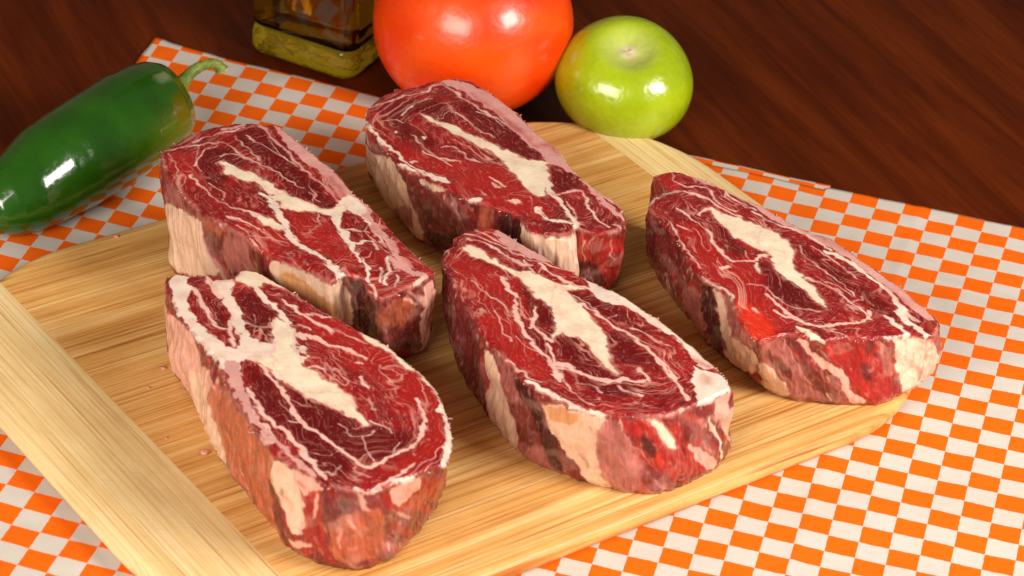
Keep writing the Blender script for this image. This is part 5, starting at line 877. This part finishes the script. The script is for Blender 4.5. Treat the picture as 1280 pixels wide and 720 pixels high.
    rim = sst(.16, .03, edge_d + .05 * gn(X * 5, Y * 5, seed + 18)) * .30 * sst(-.3, .4, gn(X * .8, Y * .8, seed + 43))
    col = col * (1 - rim[:, None]) + np.array([.70, .34, .27]) * rim[:, None]
    # relief: fat seams stand slightly proud, fibres furrowed, soft sag near the rim
    Z = Z + .008 * fat + .045 * fbm(X * .55, Y * .55, seed + 19, 2) + .008 * gn(fx * 2.2, fy * 4, seed + 21) * (1 - fat) + .006 * gn(X * 9, Y * 9, seed + 22) * (1 - .7 * fat)
    Z = Z - .07 * (1 - sst(0, .16, edge_d)) ** 2
    topV = np.c_[X, Y, Z]; topF = np.c_[topV[:0]]
    # ---- side
    hh = np.linspace(0, 1, NS)[1:]
    bs = (fbm(s * .28, s * 0, seed + 23, 2) + 0)
    rows = []
    ztr = Z[:NT]
    SX, SH = np.meshgrid(s, hh)
    TT = T[None, :, :2]; BB = Bt[None]
    H2 = hh[:, None, None]
    XYs = TT * (1 - H2) + BB * H2
    Hm = SH
    bul = np.sin(Hm * PI) ** .8 * (.05 + .10 * bs[None]) - .12 * sst(.90, 1, Hm)
    bul = bul + .12 * gn(SX * .9, Hm * 2.4, seed + 24) * np.sin(Hm * PI) ** .5 + .075 * gn(SX * 2.0 + Hm, Hm * 3, seed + 25) + .045 * gn(SX * 4.5 - Hm * 2, Hm * 4, seed + 26) + .016 * gn(SX * 11, Hm * 12, seed + 27)
    XYs = XYs + nrm[None] * bul[..., None]
    zb = BT + .015
    e = Hm ** 1.0
    Zs = (ztr[None] - .04) * (1 - e) + zb * e
    sideV = np.c_[XYs.reshape(-1, 2), Zs.ravel()]
    # paint the side in (arc length, height)
    sx, sh = SX.ravel(), (SH * 4).ravel()
    n_a = fbm(sx * .55 + .35 * sh, sh * .30, seed + 30, 3); n_b = fbm(sx * 1.5 + .8 * sh, sh * .45, seed + 31, 3); n_c = fbm(sx * 4, sh * 1.2, seed + 32, 2)
    base = np.array(COL['purple'])[None] * np.ones((len(sx), 1)) * 1.35
    for nn, cc, a_, b_ in ((n_a, 'mauve', .15, .8), (n_b, 'red', .15, .6), (n_b, 'pinkfat', -.45, -1.0), (n_c, 'purple', .5, .9), (n_c, 'pinkfat', -.55, -1.0)):
        m_ = (sst(a_, b_, nn) if b_ > a_ else sst(-a_, -b_, -nn)) * .75
        base = base * (1 - m_[:, None]) + np.array(COL[cc]) * m_[:, None]
    st = list(D['side'])
    st2 = st + [(c, w_, [(x + tot, y) for x, y in p]) for c, w_, p in st if min(q[0] for q in p) < 1.5]
    cols, fats, _ = paint(sx, sh, base, st2, seed + 50, .03, .09, g=(sx, sh, 3.2, .7))
    mot = fbm(sx * 2.2 + .5 * sh, sh * .9, seed + 33, 3); stv = gn(sx * 7 + .6 * n_a, sh * .7, seed + 37) + .7 * gn(sx * 15, sh * 1.3, seed + 38)
    cols = cols * (1 + (.28 * mot[:, None] + .22 * stv[:, None]) * (1 - .78 * fats[:, None]))
    mem = sst(.15, .6, fbm(sx * .9 - .4 * sh, sh * .8, seed + 39, 3)) * .16            # thin whitish membrane
    cols = cols * (1 - mem[:, None]) + np.array([.66, .42, .35]) * mem[:, None]
    fl = sst(.45, .8, gn(sx * 5 + sh, sh * 2.0, seed + 34)) * .30
    cols = cols * (1 - fl[:, None]) + np.array([.74, .36, .27]) * fl[:, None]
    fd = sst(.40, .8, gn(sx * 3 + 2 * sh, sh * 1.1, seed + 35)) * .45
    cols = cols * (1 - fd[:, None] * (1 - .75 * fats[:, None]) * np.array([.45, .8, .8]))
    # cut-face colours bleed over the rounded rim
    w_rim = sst(.03, 0, SH.ravel() + .02 * gn(sx * 4, sx * 0, seed + 36)); topc = np.tile(col[:NT], (NS - 1, 1))
    cols = cols * (1 - w_rim[:, None] * .8) + topc * w_rim[:, None] * .8
    cols = np.clip(cols, .002, .95)
    grain = np.vstack([np.c_[fx + seed, fy, X * 0 + 1], np.c_[sh + .3 * n_a + seed, sx + 20, sx * 0 + .3]])
    allV = np.vstack([topV, sideV]); allC = np.vstack([np.clip(col, .002, .95), cols]); allF = np.r_[fat, fats]
    n_top = len(topV)
    Ft = grid_faces(NT, NR, True)                        # rings inward
    k = np.arange(NT); k2 = (k + 1) % NT
    Fs0 = np.stack([k2, k, n_top + k, n_top + k2], -1)
    Fs = grid_faces(NT, NS - 1, True)[:, ::-1] + n_top
    # bottom cap
    base_loop = n_top + (NS - 2) * NT + k
    Fa = np.vstack([Ft, Fs0, Fs])
    # orientation test on a top face
    a, b_, c = (allV[Ft[len(Ft) // 3][q]] for q in (0, 1, 2)); nz = np.cross(b_ - a, c - a)[2]
    if nz < 0: Fa = Fa[:, ::-1]
    # smooth vertex normals of the whole surface, shared by its parts
    fn = np.cross(allV[Fa[:, 2]] - allV[Fa[:, 0]], allV[Fa[:, 3]] - allV[Fa[:, 1]])
    vn = np.zeros_like(allV)
    for q in range(4): np.add.at(vn, Fa[:, q], fn)
    vn /= np.linalg.norm(vn, axis=1)[:, None] + 1e-12
    nt_, ns0 = len(Ft), len(Fs0)
    reg = np.zeros(len(Fa), int)                          # 0 cut face, 1 outer side, 2 fat seam, 3 fat slab
    reg[nt_:] = 1
    crm = np.r_[cream, np.zeros(len(sideV))][Fa].mean(1); reg[(crm > .5) & (np.arange(len(Fa)) < nt_)] = 2
    if slab:
        sm = (sx > slab[0]) & (sx < slab[1])
        fm = np.r_[np.zeros(n_top), sm * 1.0][Fa].mean(1); reg[(fm > .5) & (reg == 1)] = 3
    bx = np.array([allV[:, 0].mean(), allV[:, 1].mean(), BT])
    root = thing('raw_steak', label, 'raw steak', bx, 'thick raw steaks on the cutting board')
    loc = allV - bx
    for rid, nm in ((0, 'cut_face'), (1, 'outer_side'), (2, 'fat_seam'), (3, 'fat_slab')):
        sel = Fa[reg == rid]
        if not len(sel): continue
        if rid == 1:    # closed underneath
            pass
        used, inv = np.unique(sel, return_inverse=True); f2 = inv.reshape(sel.shape)
        me = mesh(nm, loc[used], f2)
        ca_ = me.color_attributes.new(name='flesh', type='FLOAT_COLOR', domain='POINT')
        ca_.data.foreach_set('color', np.c_[allC[used], allF[used]].astype(np.float32).ravel())
        gattr = me.attributes.new(name='grain', type='FLOAT_VECTOR', domain='POINT'); gattr.data.foreach_set('vector', grain[used].astype(np.float32).ravel())
        o = link(nm, me, mt_flesh, root)
        me.normals_split_custom_set_from_vertices(vn[used].tolist())
    bl_ = loc[base_loop]; cb = np.vstack([bl_, [[0, 0, .015]]])
    obj('underside', cb, [(int((i + 1) % NT), int(i), NT) for i in range(NT)], mt_under, root)
    # torn fibres and shreds standing out of the sawn rim
    rg = np.random.default_rng(seed); Vf = []; Ff = []; Cf = []
    dens = sst(-.1, .5, gn(s * .8, s * 0, seed + 4)) * (.25 + back)
    pick = rg.choice(NT, 120, p=dens / dens.sum())
    for q in pick:
        p0 = np.array([T[q, 0], T[q, 1], ztr[q] - rg.uniform(.0, .16)]) - bx
        n3 = np.array([nrm[q, 0], nrm[q, 1], 0]); t3 = np.array([tan_[q, 0], tan_[q, 1], 0]); l_ = rg.uniform(.04, .10) if rg.random() < .95 else rg.uniform(.14, .24)
        d_ = n3 * rg.uniform(.2, 1) + t3 * rg.uniform(-1, 1) + np.array([0, 0, rg.uniform(.1, .9)]); d_ /= np.linalg.norm(d_)
        wd = rg.uniform(.018, .040); sidev = np.cross(d_, [0, 0, 1.0]); sidev /= np.linalg.norm(sidev) + 1e-9; upv = np.cross(sidev, d_)
        k0 = len(Vf); mid_ = p0 + d_ * l_ * .55 + upv * rg.uniform(-.02, .03)
        for c_, w2 in ((p0 - n3 * .05, wd), (mid_, wd * .8)):
            Vf += [c_ + sidev * w2, c_ - sidev * w2 * .5 + upv * w2, c_ - sidev * w2 * .5 - upv * w2]
        Vf.append(p0 + d_ * l_)
        Ff += [(k0, k0 + 1, k0 + 4, k0 + 3), (k0 + 1, k0 + 2, k0 + 5, k0 + 4), (k0 + 2, k0, k0 + 3, k0 + 5), (k0 + 3, k0 + 4, k0 + 6), (k0 + 4, k0 + 5, k0 + 6), (k0 + 5, k0 + 3, k0 + 6)]
        cc = np.array(COL['pale'] if rg.random() < .55 else COL['pink' if rg.random() < .5 else 'red']) * rg.uniform(.8, 1.05); Cf += [cc] * 7
    me = mesh('torn_fibres', Vf, Ff); ca_ = me.color_attributes.new(name='flesh', type='FLOAT_COLOR', domain='POINT')
    ca_.data.foreach_set('color', np.c_[np.array(Cf), np.ones(len(Cf))].astype(np.float32).ravel())
    o = link('torn_fibres', me, mt_flesh, root); o['kind'] = 'stuff'
    return root
mt_under = mat_flat('meat_underside', (.12, .02, .02), (.3, .05, .04), 2, .5)
steak(STEAK_1, 'thick raw steak behind the front left one, tan slab of fat on its near side', 100, slab=SLAB_1)
steak(STEAK_2, 'rear middle thick raw steak in front of the red tomato, broad pale fat seam', 300, slab=SLAB_2)
steak(STEAK_3, 'thick raw steak at the right overhanging the board edge, white fat on its right end', 500)
steak(STEAK_4, 'front left thick raw steak with white fatty left end and large cream fat centre', 700)
steak(STEAK_5, 'front middle thick raw steak, ragged pointed far end, cream fat corner at right', 900)

# ------------------------------------------------------------------ crumbs of meat and fat
def blob(r, seed, sq=(1, 1, .7), n=10, m=7, rough=.35):
    V = []; F = []
    for j in range(m):
        ph = PI * j / (m - 1)
        for i in range(n):
            a = 2 * PI * i / n; k = 1 + rough * float(gn(np.array(a * 1.3 + 9), np.array(ph * 1.7), seed))
            V.append((r * k * sq[0] * math.sin(ph) * math.cos(a), r * k * sq[1] * math.sin(ph) * math.sin(a), r * sq[2] * (1 - math.cos(ph))))
    return np.array(V), grid_faces(n, m, True)[:, ::-1]
mt_crumb = mat_skin('meat_crumb', [(.3, (.55, .12, .08)), (.7, (.75, .42, .30))], 6, .35, .1, .1, .1)
CR_ = [(-11.51, -8.43, .09, 'pink meat crumb on the board, highest of those left of the front left steak'),
       (-11.52, -7.47, .05, 'tiny meat speck touching the left side of the front left steak'),
       (-11.83, -9.63, .06, 'small red meat crumb lying alone on the board left of the pink one'),
       (-10.78, -12.32, .06, 'small pale fat crumb on the board near the left end band'),
       (-9.44, -12.93, .14, 'largest meat crumb, pressed beside the lower left side of the front left steak'),
       (-14.50, -0.53, .09, 'small pink meat crumb near the far edge of the board by the cloth')]
for i, (x, y, r, lb) in enumerate(CR_):
    V, F = blob(r, 60 + i, (1.25, .75, .5), 12, 8, .6); o = obj('meat_crumb', V, F, mt_crumb); o.location = Vector((x, y, BT - .01)) * S
    tag(o, lb, 'meat crumb', 'meat crumbs on the board')

# ------------------------------------------------------------------ tomatoes
def fruit(R, Bz, lobes, depth, dimple_w, dimple_d, nu=160, nv=110, ph0=0.0, under=.25):
    a = np.linspace(0, 2 * PI, nu, endpoint=False); p_ = np.linspace(0, PI, nv)
    A, Ph = np.meshgrid(a, p_)
    lob = 1 + depth * np.cos(lobes * A + ph0) * np.sin(Ph) ** .5 * (.4 + .6 * (Ph < PI / 2) * np.cos(Ph).clip(0)) + depth * .5 * np.cos(2 * A + 1) * np.sin(Ph)
    r = np.sin(Ph) ** .86 * R * lob; z = np.cos(Ph) * Bz
    rel = r / R
    z = z - dimple_d * np.exp(-(rel / dimple_w) ** 3) * (Ph < PI / 2) * (1 + .08 * np.cos(2 * A + ph0))
    z = z + under * np.exp(-(rel / .35) ** 2) * (Ph > PI / 2)
    V = np.stack([r * np.cos(A), r * np.sin(A), z], -1).reshape(-1, 3)
    return V, grid_faces(nu, nv, True)[:, ::-1], Ph.ravel(), A.ravel()
def colour_attr(me, name, cols):
    c = me.color_attributes.new(name=name, type='FLOAT_COLOR', domain='POINT'); c.data.foreach_set('color', np.c_[cols, np.ones(len(cols))].astype(np.float32).ravel())
V, F, Ph, Aa = fruit(4.02, 3.62, 5, .015, .22, .75, ph0=.6)
red_t = thing('red_tomato', 'large glossy red-orange tomato standing between the oil bottle and the green tomato', 'tomato', (-2.66, 14.15, TZ))
V[:, 2] -= V[:, 2].min()
me = mesh('tomato_skin', V, F); n_ = fbm(V[:, 0] * .35, V[:, 2] * .35 + V[:, 1] * .2, 5, 2)
g_ = sst(-.6, .7, n_)[:, None]; colour_attr(me, 'skin', np.array([.90, .034, .001]) * (1 - g_) + np.array([.95, .085, .0015]) * g_)
mt_tom = mat_skin('tomato_skin', None, 1, .34, .40, .03, .06, .15, attr='skin'); link('tomato_skin', me, mt_tom, red_t)
mt_calyx = mat_flat('calyx_green', (.05, .12, .02), (.12, .22, .04), 4, .6)
ztop = 6.45
for k in range(5):     # calyx leaves in the dimple (above the frame)
    a = 2 * PI * k / 5 + .3; L_ = 1.7; Vv = []
    for j in range(7):
        t = j / 6; rr_ = L_ * t; wd = .28 * (1 - t) ** .7 * (1 + .4 * math.sin(t * 9)); zz = ztop + .1 + .35 * math.sin(t * 2.4)
        for sd in (-1, 1): Vv.append((rr_ * math.cos(a) - sd * wd * math.sin(a), rr_ * math.sin(a) + sd * wd * math.cos(a), zz + .02 * sd))
    Ff = [(2 * j, 2 * j + 1, 2 * j + 3, 2 * j + 2) for j in range(6)]
    lo = [(x, y, z - .05) for x, y, z in Vv]; n0 = len(Vv)
    Ff2 = Ff + [tuple(reversed([q + n0 for q in f])) for f in Ff] + [(2 * j + 2, 2 * j, 2 * j + n0, 2 * j + 2 + n0) for j in range(6)] + [(2 * j + 1, 2 * j + 3, 2 * j + 3 + n0, 2 * j + 1 + n0) for j in range(6)]
    obj('sepal', Vv + lo, Ff2, mt_calyx, red_t)

V, F, Ph, Aa = fruit(2.76, 2.14, 3, .030, .36, .50, ph0=2.0)
tilt = math.radians(20); cy, sy = math.cos(tilt), math.sin(tilt)
rel = np.sqrt(V[:, 0] ** 2 + V[:, 1] ** 2) / 2.84
scar = sst(.17, .08, rel) * (Ph < PI / 2); pale = sst(.55, .12, rel) * (Ph < PI / 2)
base_c = np.array([.32, .43, .005])[None] * np.ones((len(V), 1)); g_ = sst(-.5, .6, fbm(V[:, 0] * .5, V[:, 1] * .5 + V[:, 2] * .5, 8, 2))[:, None]
base_c = base_c * (1 - g_) + np.array([.38, .50, .006]) * g_
bl = sst(-.2, -1, V[:, 0] / 2.84 + .2 * V[:, 2] / 2) * .5; base_c = base_c * (1 - bl[:, None]) + np.array([.40, .38, .006]) * bl[:, None]
base_c = base_c * (1 - pale[:, None] * .5) + np.array([.66, .68, .26]) * pale[:, None] * .5
base_c = base_c * (1 - scar[:, None]) + np.array([.62, .55, .32]) * scar[:, None]
V2 = V.copy(); V2[:, 1] = V[:, 1] * cy - V[:, 2] * sy; V2[:, 2] = V[:, 1] * sy + V[:, 2] * cy; V2[:, 2] -= V2[:, 2].min()
grn = thing('green_tomato', 'small glossy unripe green tomato behind the far rim of the board', 'tomato', (3.62, 12.75, TZ))
me = mesh('tomato_skin', V2, F); colour_attr(me, 'skin', base_c)
link('tomato_skin', me, mat_skin('green_skin', None, 1, .24, .7, .15, .10, .12, attr='skin'), grn)
# dried stem scar
top_i = int(np.argmin(rel + (Ph > 1) * 9)); c0 = V2[top_i]
Vs, Fs_ = blob(.22, 3, (1.2, .9, .18), 14, 7, .25); Vs[:, 2] += 0
o = obj('stem_scar', Vs + c0 - np.array([0, 0, .09]), Fs_, mat_flat('scar', (.42, .30, .14), (.68, .58, .36), 8, .8), grn)

# ------------------------------------------------------------------ green chilli pepper
def tube(P, R, n=16, squash=1.0, cap=True):
    P = np.asarray(P, float); V = []; up = np.array([0, 0, 1.0])
    for i in range(len(P)):
        t = P[min(i + 1, len(P) - 1)] - P[max(i - 1, 0)]; t /= np.linalg.norm(t) + 1e-9
        a = np.cross(t, up); a /= np.linalg.norm(a) + 1e-9; b = np.cross(a, t)
        for k in range(n):
            th = 2 * PI * k / n; V.append(P[i] + R[i] * (math.cos(th) * a + math.sin(th) * b * squash))
    F = grid_faces(n, len(P), True)
    V = np.array(V); Fl = [tuple(f) for f in F.tolist()]
    if cap: Fl += [tuple(range(n))[::-1], tuple(range((len(P) - 1) * n, len(P) * n))]
    return V, Fl
pep = thing('green_chilli_pepper', 'large glossy dark green chilli pepper lying on the cloth at far left, stem up', 'pepper', (-16.2, 4.6, 0))
pb = np.array([-16.2, 4.6, 0])
ax0 = np.array([-13.80, 8.25]); ax1 = np.array([-19.35, -.75]); axd = ax1 - ax0; Lp = np.linalg.norm(axd); axd = axd / Lp; axn = np.array([-axd[1], axd[0]])
nu, nv = 120, 150; Vp = []; Cp = []
prof_t = [0, .006, .02, .05, .10, .18, .30, .45, .6, .72, .83, .91, .96, .985, 1]
prof_r = [.35, .85, 1.16, 1.48, 1.72, 1.86, 1.93, 1.93, 1.88, 1.76, 1.52, 1.18, .82, .48, .02]
for j in range(nv):
    t = .5 - .5 * math.cos(PI * j / (nv - 1)); r = np.interp(t, prof_t, prof_r); 
    bend = .25 * math.sin(t * 3)
    for i in range(nu):
        a = 2 * PI * i / nu
        rr_ = r * (1 + .045 * math.cos(3 * a + .8 + t * .8) + .02 * math.cos(2 * a + 2 - t))
        dimp = -.22 * math.exp(-(r / .75) ** 2) if t < .05 else 0
        x = ax0 + axd * (t * Lp - dimp) + axn * (rr_ * math.cos(a) + bend)
        Vp.append((x[0], x[1], 0 + rr_ * math.sin(a)))
        Cp.append((t, a))
Vp = np.array(Vp); rowr = np.interp(np.repeat(.5 - .5 * np.cos(PI * np.arange(nv) / (nv - 1)), nu), prof_t, prof_r)
Vp[:, 2] += np.interp(np.repeat(.5 - .5 * np.cos(PI * np.arange(nv) / (nv - 1)), nu), [0, .3, .7, 1], [1.86, 1.93, 1.75, 1.1])
Vp[:, 2] = np.maximum(Vp[:, 2], .05)
Cp = np.array(Cp); tcol = Cp[:, 0]; acol = Cp[:, 1]
dark_g = np.array([.008, .062, .0015]); mid_g = np.array([.014, .085, .002]); yel = np.array([.20, .22, .01])
n_ = sst(-.5, .6, fbm(Vp[:, 0] * .5, Vp[:, 1] * .5, 77, 2))[:, None]; cpp = dark_g * (1 - n_) + mid_g * n_
side_y = sst(.5, 1.0, -np.cos(acol + .5)) if axn[0] > 0 else sst(.5, 1.0, np.cos(acol + .5))
yb = (sst(.4, .95, np.abs(np.sin(acol * .5 - .1)) * 0 + (-(axn[0] * np.cos(acol)) * -1)) * sst(.5, .05, tcol) * sst(.9, -.2, np.sin(acol)))[:, None] * .75
cpp = cpp * (1 - yb) + yel * yb
me = mesh('pepper_skin', Vp - pb, grid_faces(nu, nv, True)); colour_attr(me, 'skin', cpp)
link('pepper_skin', me, mat_skin('pepper_skin', None, 1, .18, .9, .04, .07, .09, attr='skin'), pep)
stp = np.array([(-14.05, 7.95, 1.86), (-13.72, 8.45, 2.0), (-13.45, 9.10, 2.25), (-13.2, 9.45, 2.45), (-12.85, 9.85, 2.5), (-12.5, 10.20, 2.4), (-12.28, 10.3, 2.2), (-12.2, 10.3, 2.02)])
tt = np.linspace(0, 1, 40); stp2 = np.stack([np.interp(tt, np.linspace(0, 1, len(stp)), stp[:, k]) for k in range(3)], -1)
for _ in range(6): stp2[1:-1] = stp2[1:-1] * .5 + (stp2[:-2] + stp2[2:]) * .25
rad = np.interp(tt, [0, .12, .3, .6, .85, .97, 1], [.62, .40, .24, .19, .21, .27, .20])
V, F = tube(stp2 - pb, rad, 20); V += .012 * rng.standard_normal(V.shape)
mt_stem = mat_flat('pepper_stem', (.10, .16, .02), (.26, .32, .06), 3, .5)
obj('stem', V, F, mt_stem, pep)
V, F = tube(stp2[-4:] - pb + np.array([.0, .0, 0.005]), [.205, .285, .30, .22], 16); obj('cut_stem_end', V, F, mat_flat('stem_end', (.25, .2, .08), (.5, .45, .25), 6, .8), pep)
# woody scar on the skin
Vs, Fs_ = blob(.16, 12, (1.2, .7, .25), 12, 6, .5)

# ------------------------------------------------------------------ oil bottle
FC = np.array([-7.44, 13.95]); dl = np.array([math.cos(math.radians(156)), math.sin(math.radians(156))]); dr = np.array([dl[1], -dl[0]])
if dr[1] < 0: dr = -dr
SB = 4.95; cenb = FC + (dl + dr) * SB / 2
bottle = thing('oil_bottle', 'square clear glass bottle of yellow olive oil behind the far edge of the cloth', 'bottle', (cenb[0], cenb[1], TZ))
def sq_ring(h, rc, n=8):
    """rounded square of half width h, corner radius rc"""
    out = []
    for q in range(4):
        cx, cy_ = [(1, 1), (-1, 1), (-1, -1), (1, -1)][q]
        for k in range(n):
            a = math.radians(90 * q + 90 * k / (n - 1)); out.append(((h - rc) * cx + rc * math.cos(a), (h - rc) * cy_ + rc * math.sin(a)))
    P = np.array(out); return P[:, :1] * dl + P[:, 1:] * dr
def rings(levels, n=8):
    V = []; 
    for z, h, rc in levels: V.append(np.c_[sq_ring(h, rc, n), np.full(4 * n, z)])
    V = np.vstack(V); nn = 4 * n; F = [tuple(f) for f in grid_faces(nn, len(levels), True).tolist()]
    F += [tuple(range(nn))[::-1], tuple(range((len(levels) - 1) * nn, len(levels) * nn))]
    return V, [tuple(reversed(f)) for f in F]
hb = SB / 2
outer = [(0.02, hb - .42, .5), (.05, hb - .2, .6), (.16, hb - .06, .62), (.4, hb, .62), (12.2, hb, .62), (13.2, hb - .12, .8), (14.2, hb - .55, 1.0), (15.0, hb - 1.15, .95), (15.6, 1.05, .9), (16.2, .82, .8), (18.6, .78, .77), (18.62, .92, .91), (19.2, .92, .91)]
inner = [(19.2, .62, .61), (16.3, .60, .59), (15.4, .9, .8), (14.7, hb - 1.3, .8), (13.9, hb - .75, .85), (13.0, hb - .34, .65), (12.2, hb - .24, .5), (1.75, hb - .24, .5), (1.53, hb - .28, .5), (1.45, hb - .52, .5)]
lo_z = 1.35
body_out = [(lo_z, hb - .10, .60), (lo_z + .12, hb, .62)] + outer[4:]
V, F = rings(body_out + inner)
mt_g, nt, b = nmat('bottle_glass'); b.inputs['Base Color'].default_value = (.93, .93, .78, 1); b.inputs['Roughness'].default_value = .02
b.inputs['Transmission Weight'].default_value = 1; b.inputs['IOR'].default_value = 1.5
mpg = mapping(nt, (K, K, K)); ng = noise(nt, mpg.outputs[0], .5, 2, .5); bump(nt, b, ng.outputs[0], .12, .004)
obj('glass_body', V, F, mt_g, bottle)
V, F = rings([(0.02, hb - .42, .5), (.05, hb - .2, .6), (.16, hb - .06, .62), (.4, hb, .62), (.95, hb, .62), (1.2, hb - .05, .6), (1.33, hb - .14, .6), (1.34, hb - .5, .6), (1.10, hb - .95, .6), (1.02, hb - 1.5, .5)])
mt_gb, nt, b = nmat('oil_glow_base'); b.inputs['Base Color'].default_value = (.98, .76, .04, 1); b.inputs['Roughness'].default_value = .02  # gold, partly diffuse colour paints in the glow of light through the oil
b.inputs['Transmission Weight'].default_value = .90; b.inputs['IOR'].default_value = 1.48
mpg = mapping(nt, (K, K, K * 2)); ng = noise(nt, mpg.outputs[0], 1.1, 2, .5); bump(nt, b, ng.outputs[0], .22, .006)
obj('glass_base', V, F, mt_gb, bottle)
V, F = rings([(lo_z + .12, hb - .5, .5), (lo_z + .2, hb - .26, .52), (lo_z + .4, hb - .22, .52), (12.2, hb - .22, .52), (12.9, hb - .30, .6)])
mt_o, nt, b = nmat('olive_oil'); b.inputs['Base Color'].default_value = (.93, .73, .06, 1); b.inputs['Roughness'].default_value = .0
b.inputs['Transmission Weight'].default_value = 1; b.inputs['IOR'].default_value = 1.47
vol = N(nt, 'ShaderNodeVolumeAbsorption'); vol.inputs['Color'].default_value = (.74, .48, .02, 1); vol.inputs['Density'].default_value = 24
L(nt, vol.outputs[0], nt.nodes['Material Output'].inputs['Volume'])
obj('oil', V, F, mt_o, bottle)
ca_ = np.linspace(0, 2 * PI, 32, endpoint=False)
V, F = tube([(0, 0, 18.9), (0, 0.0001, 19.3), (0, .0002, 20.6), (0, .0003, 20.75)], [1.0, 1.05, 1.05, .85], 32)
obj('screw_cap', V, F, mat_flat('cap_black', (.01, .01, .01), (.02, .02, .02), 3, .35), bottle)
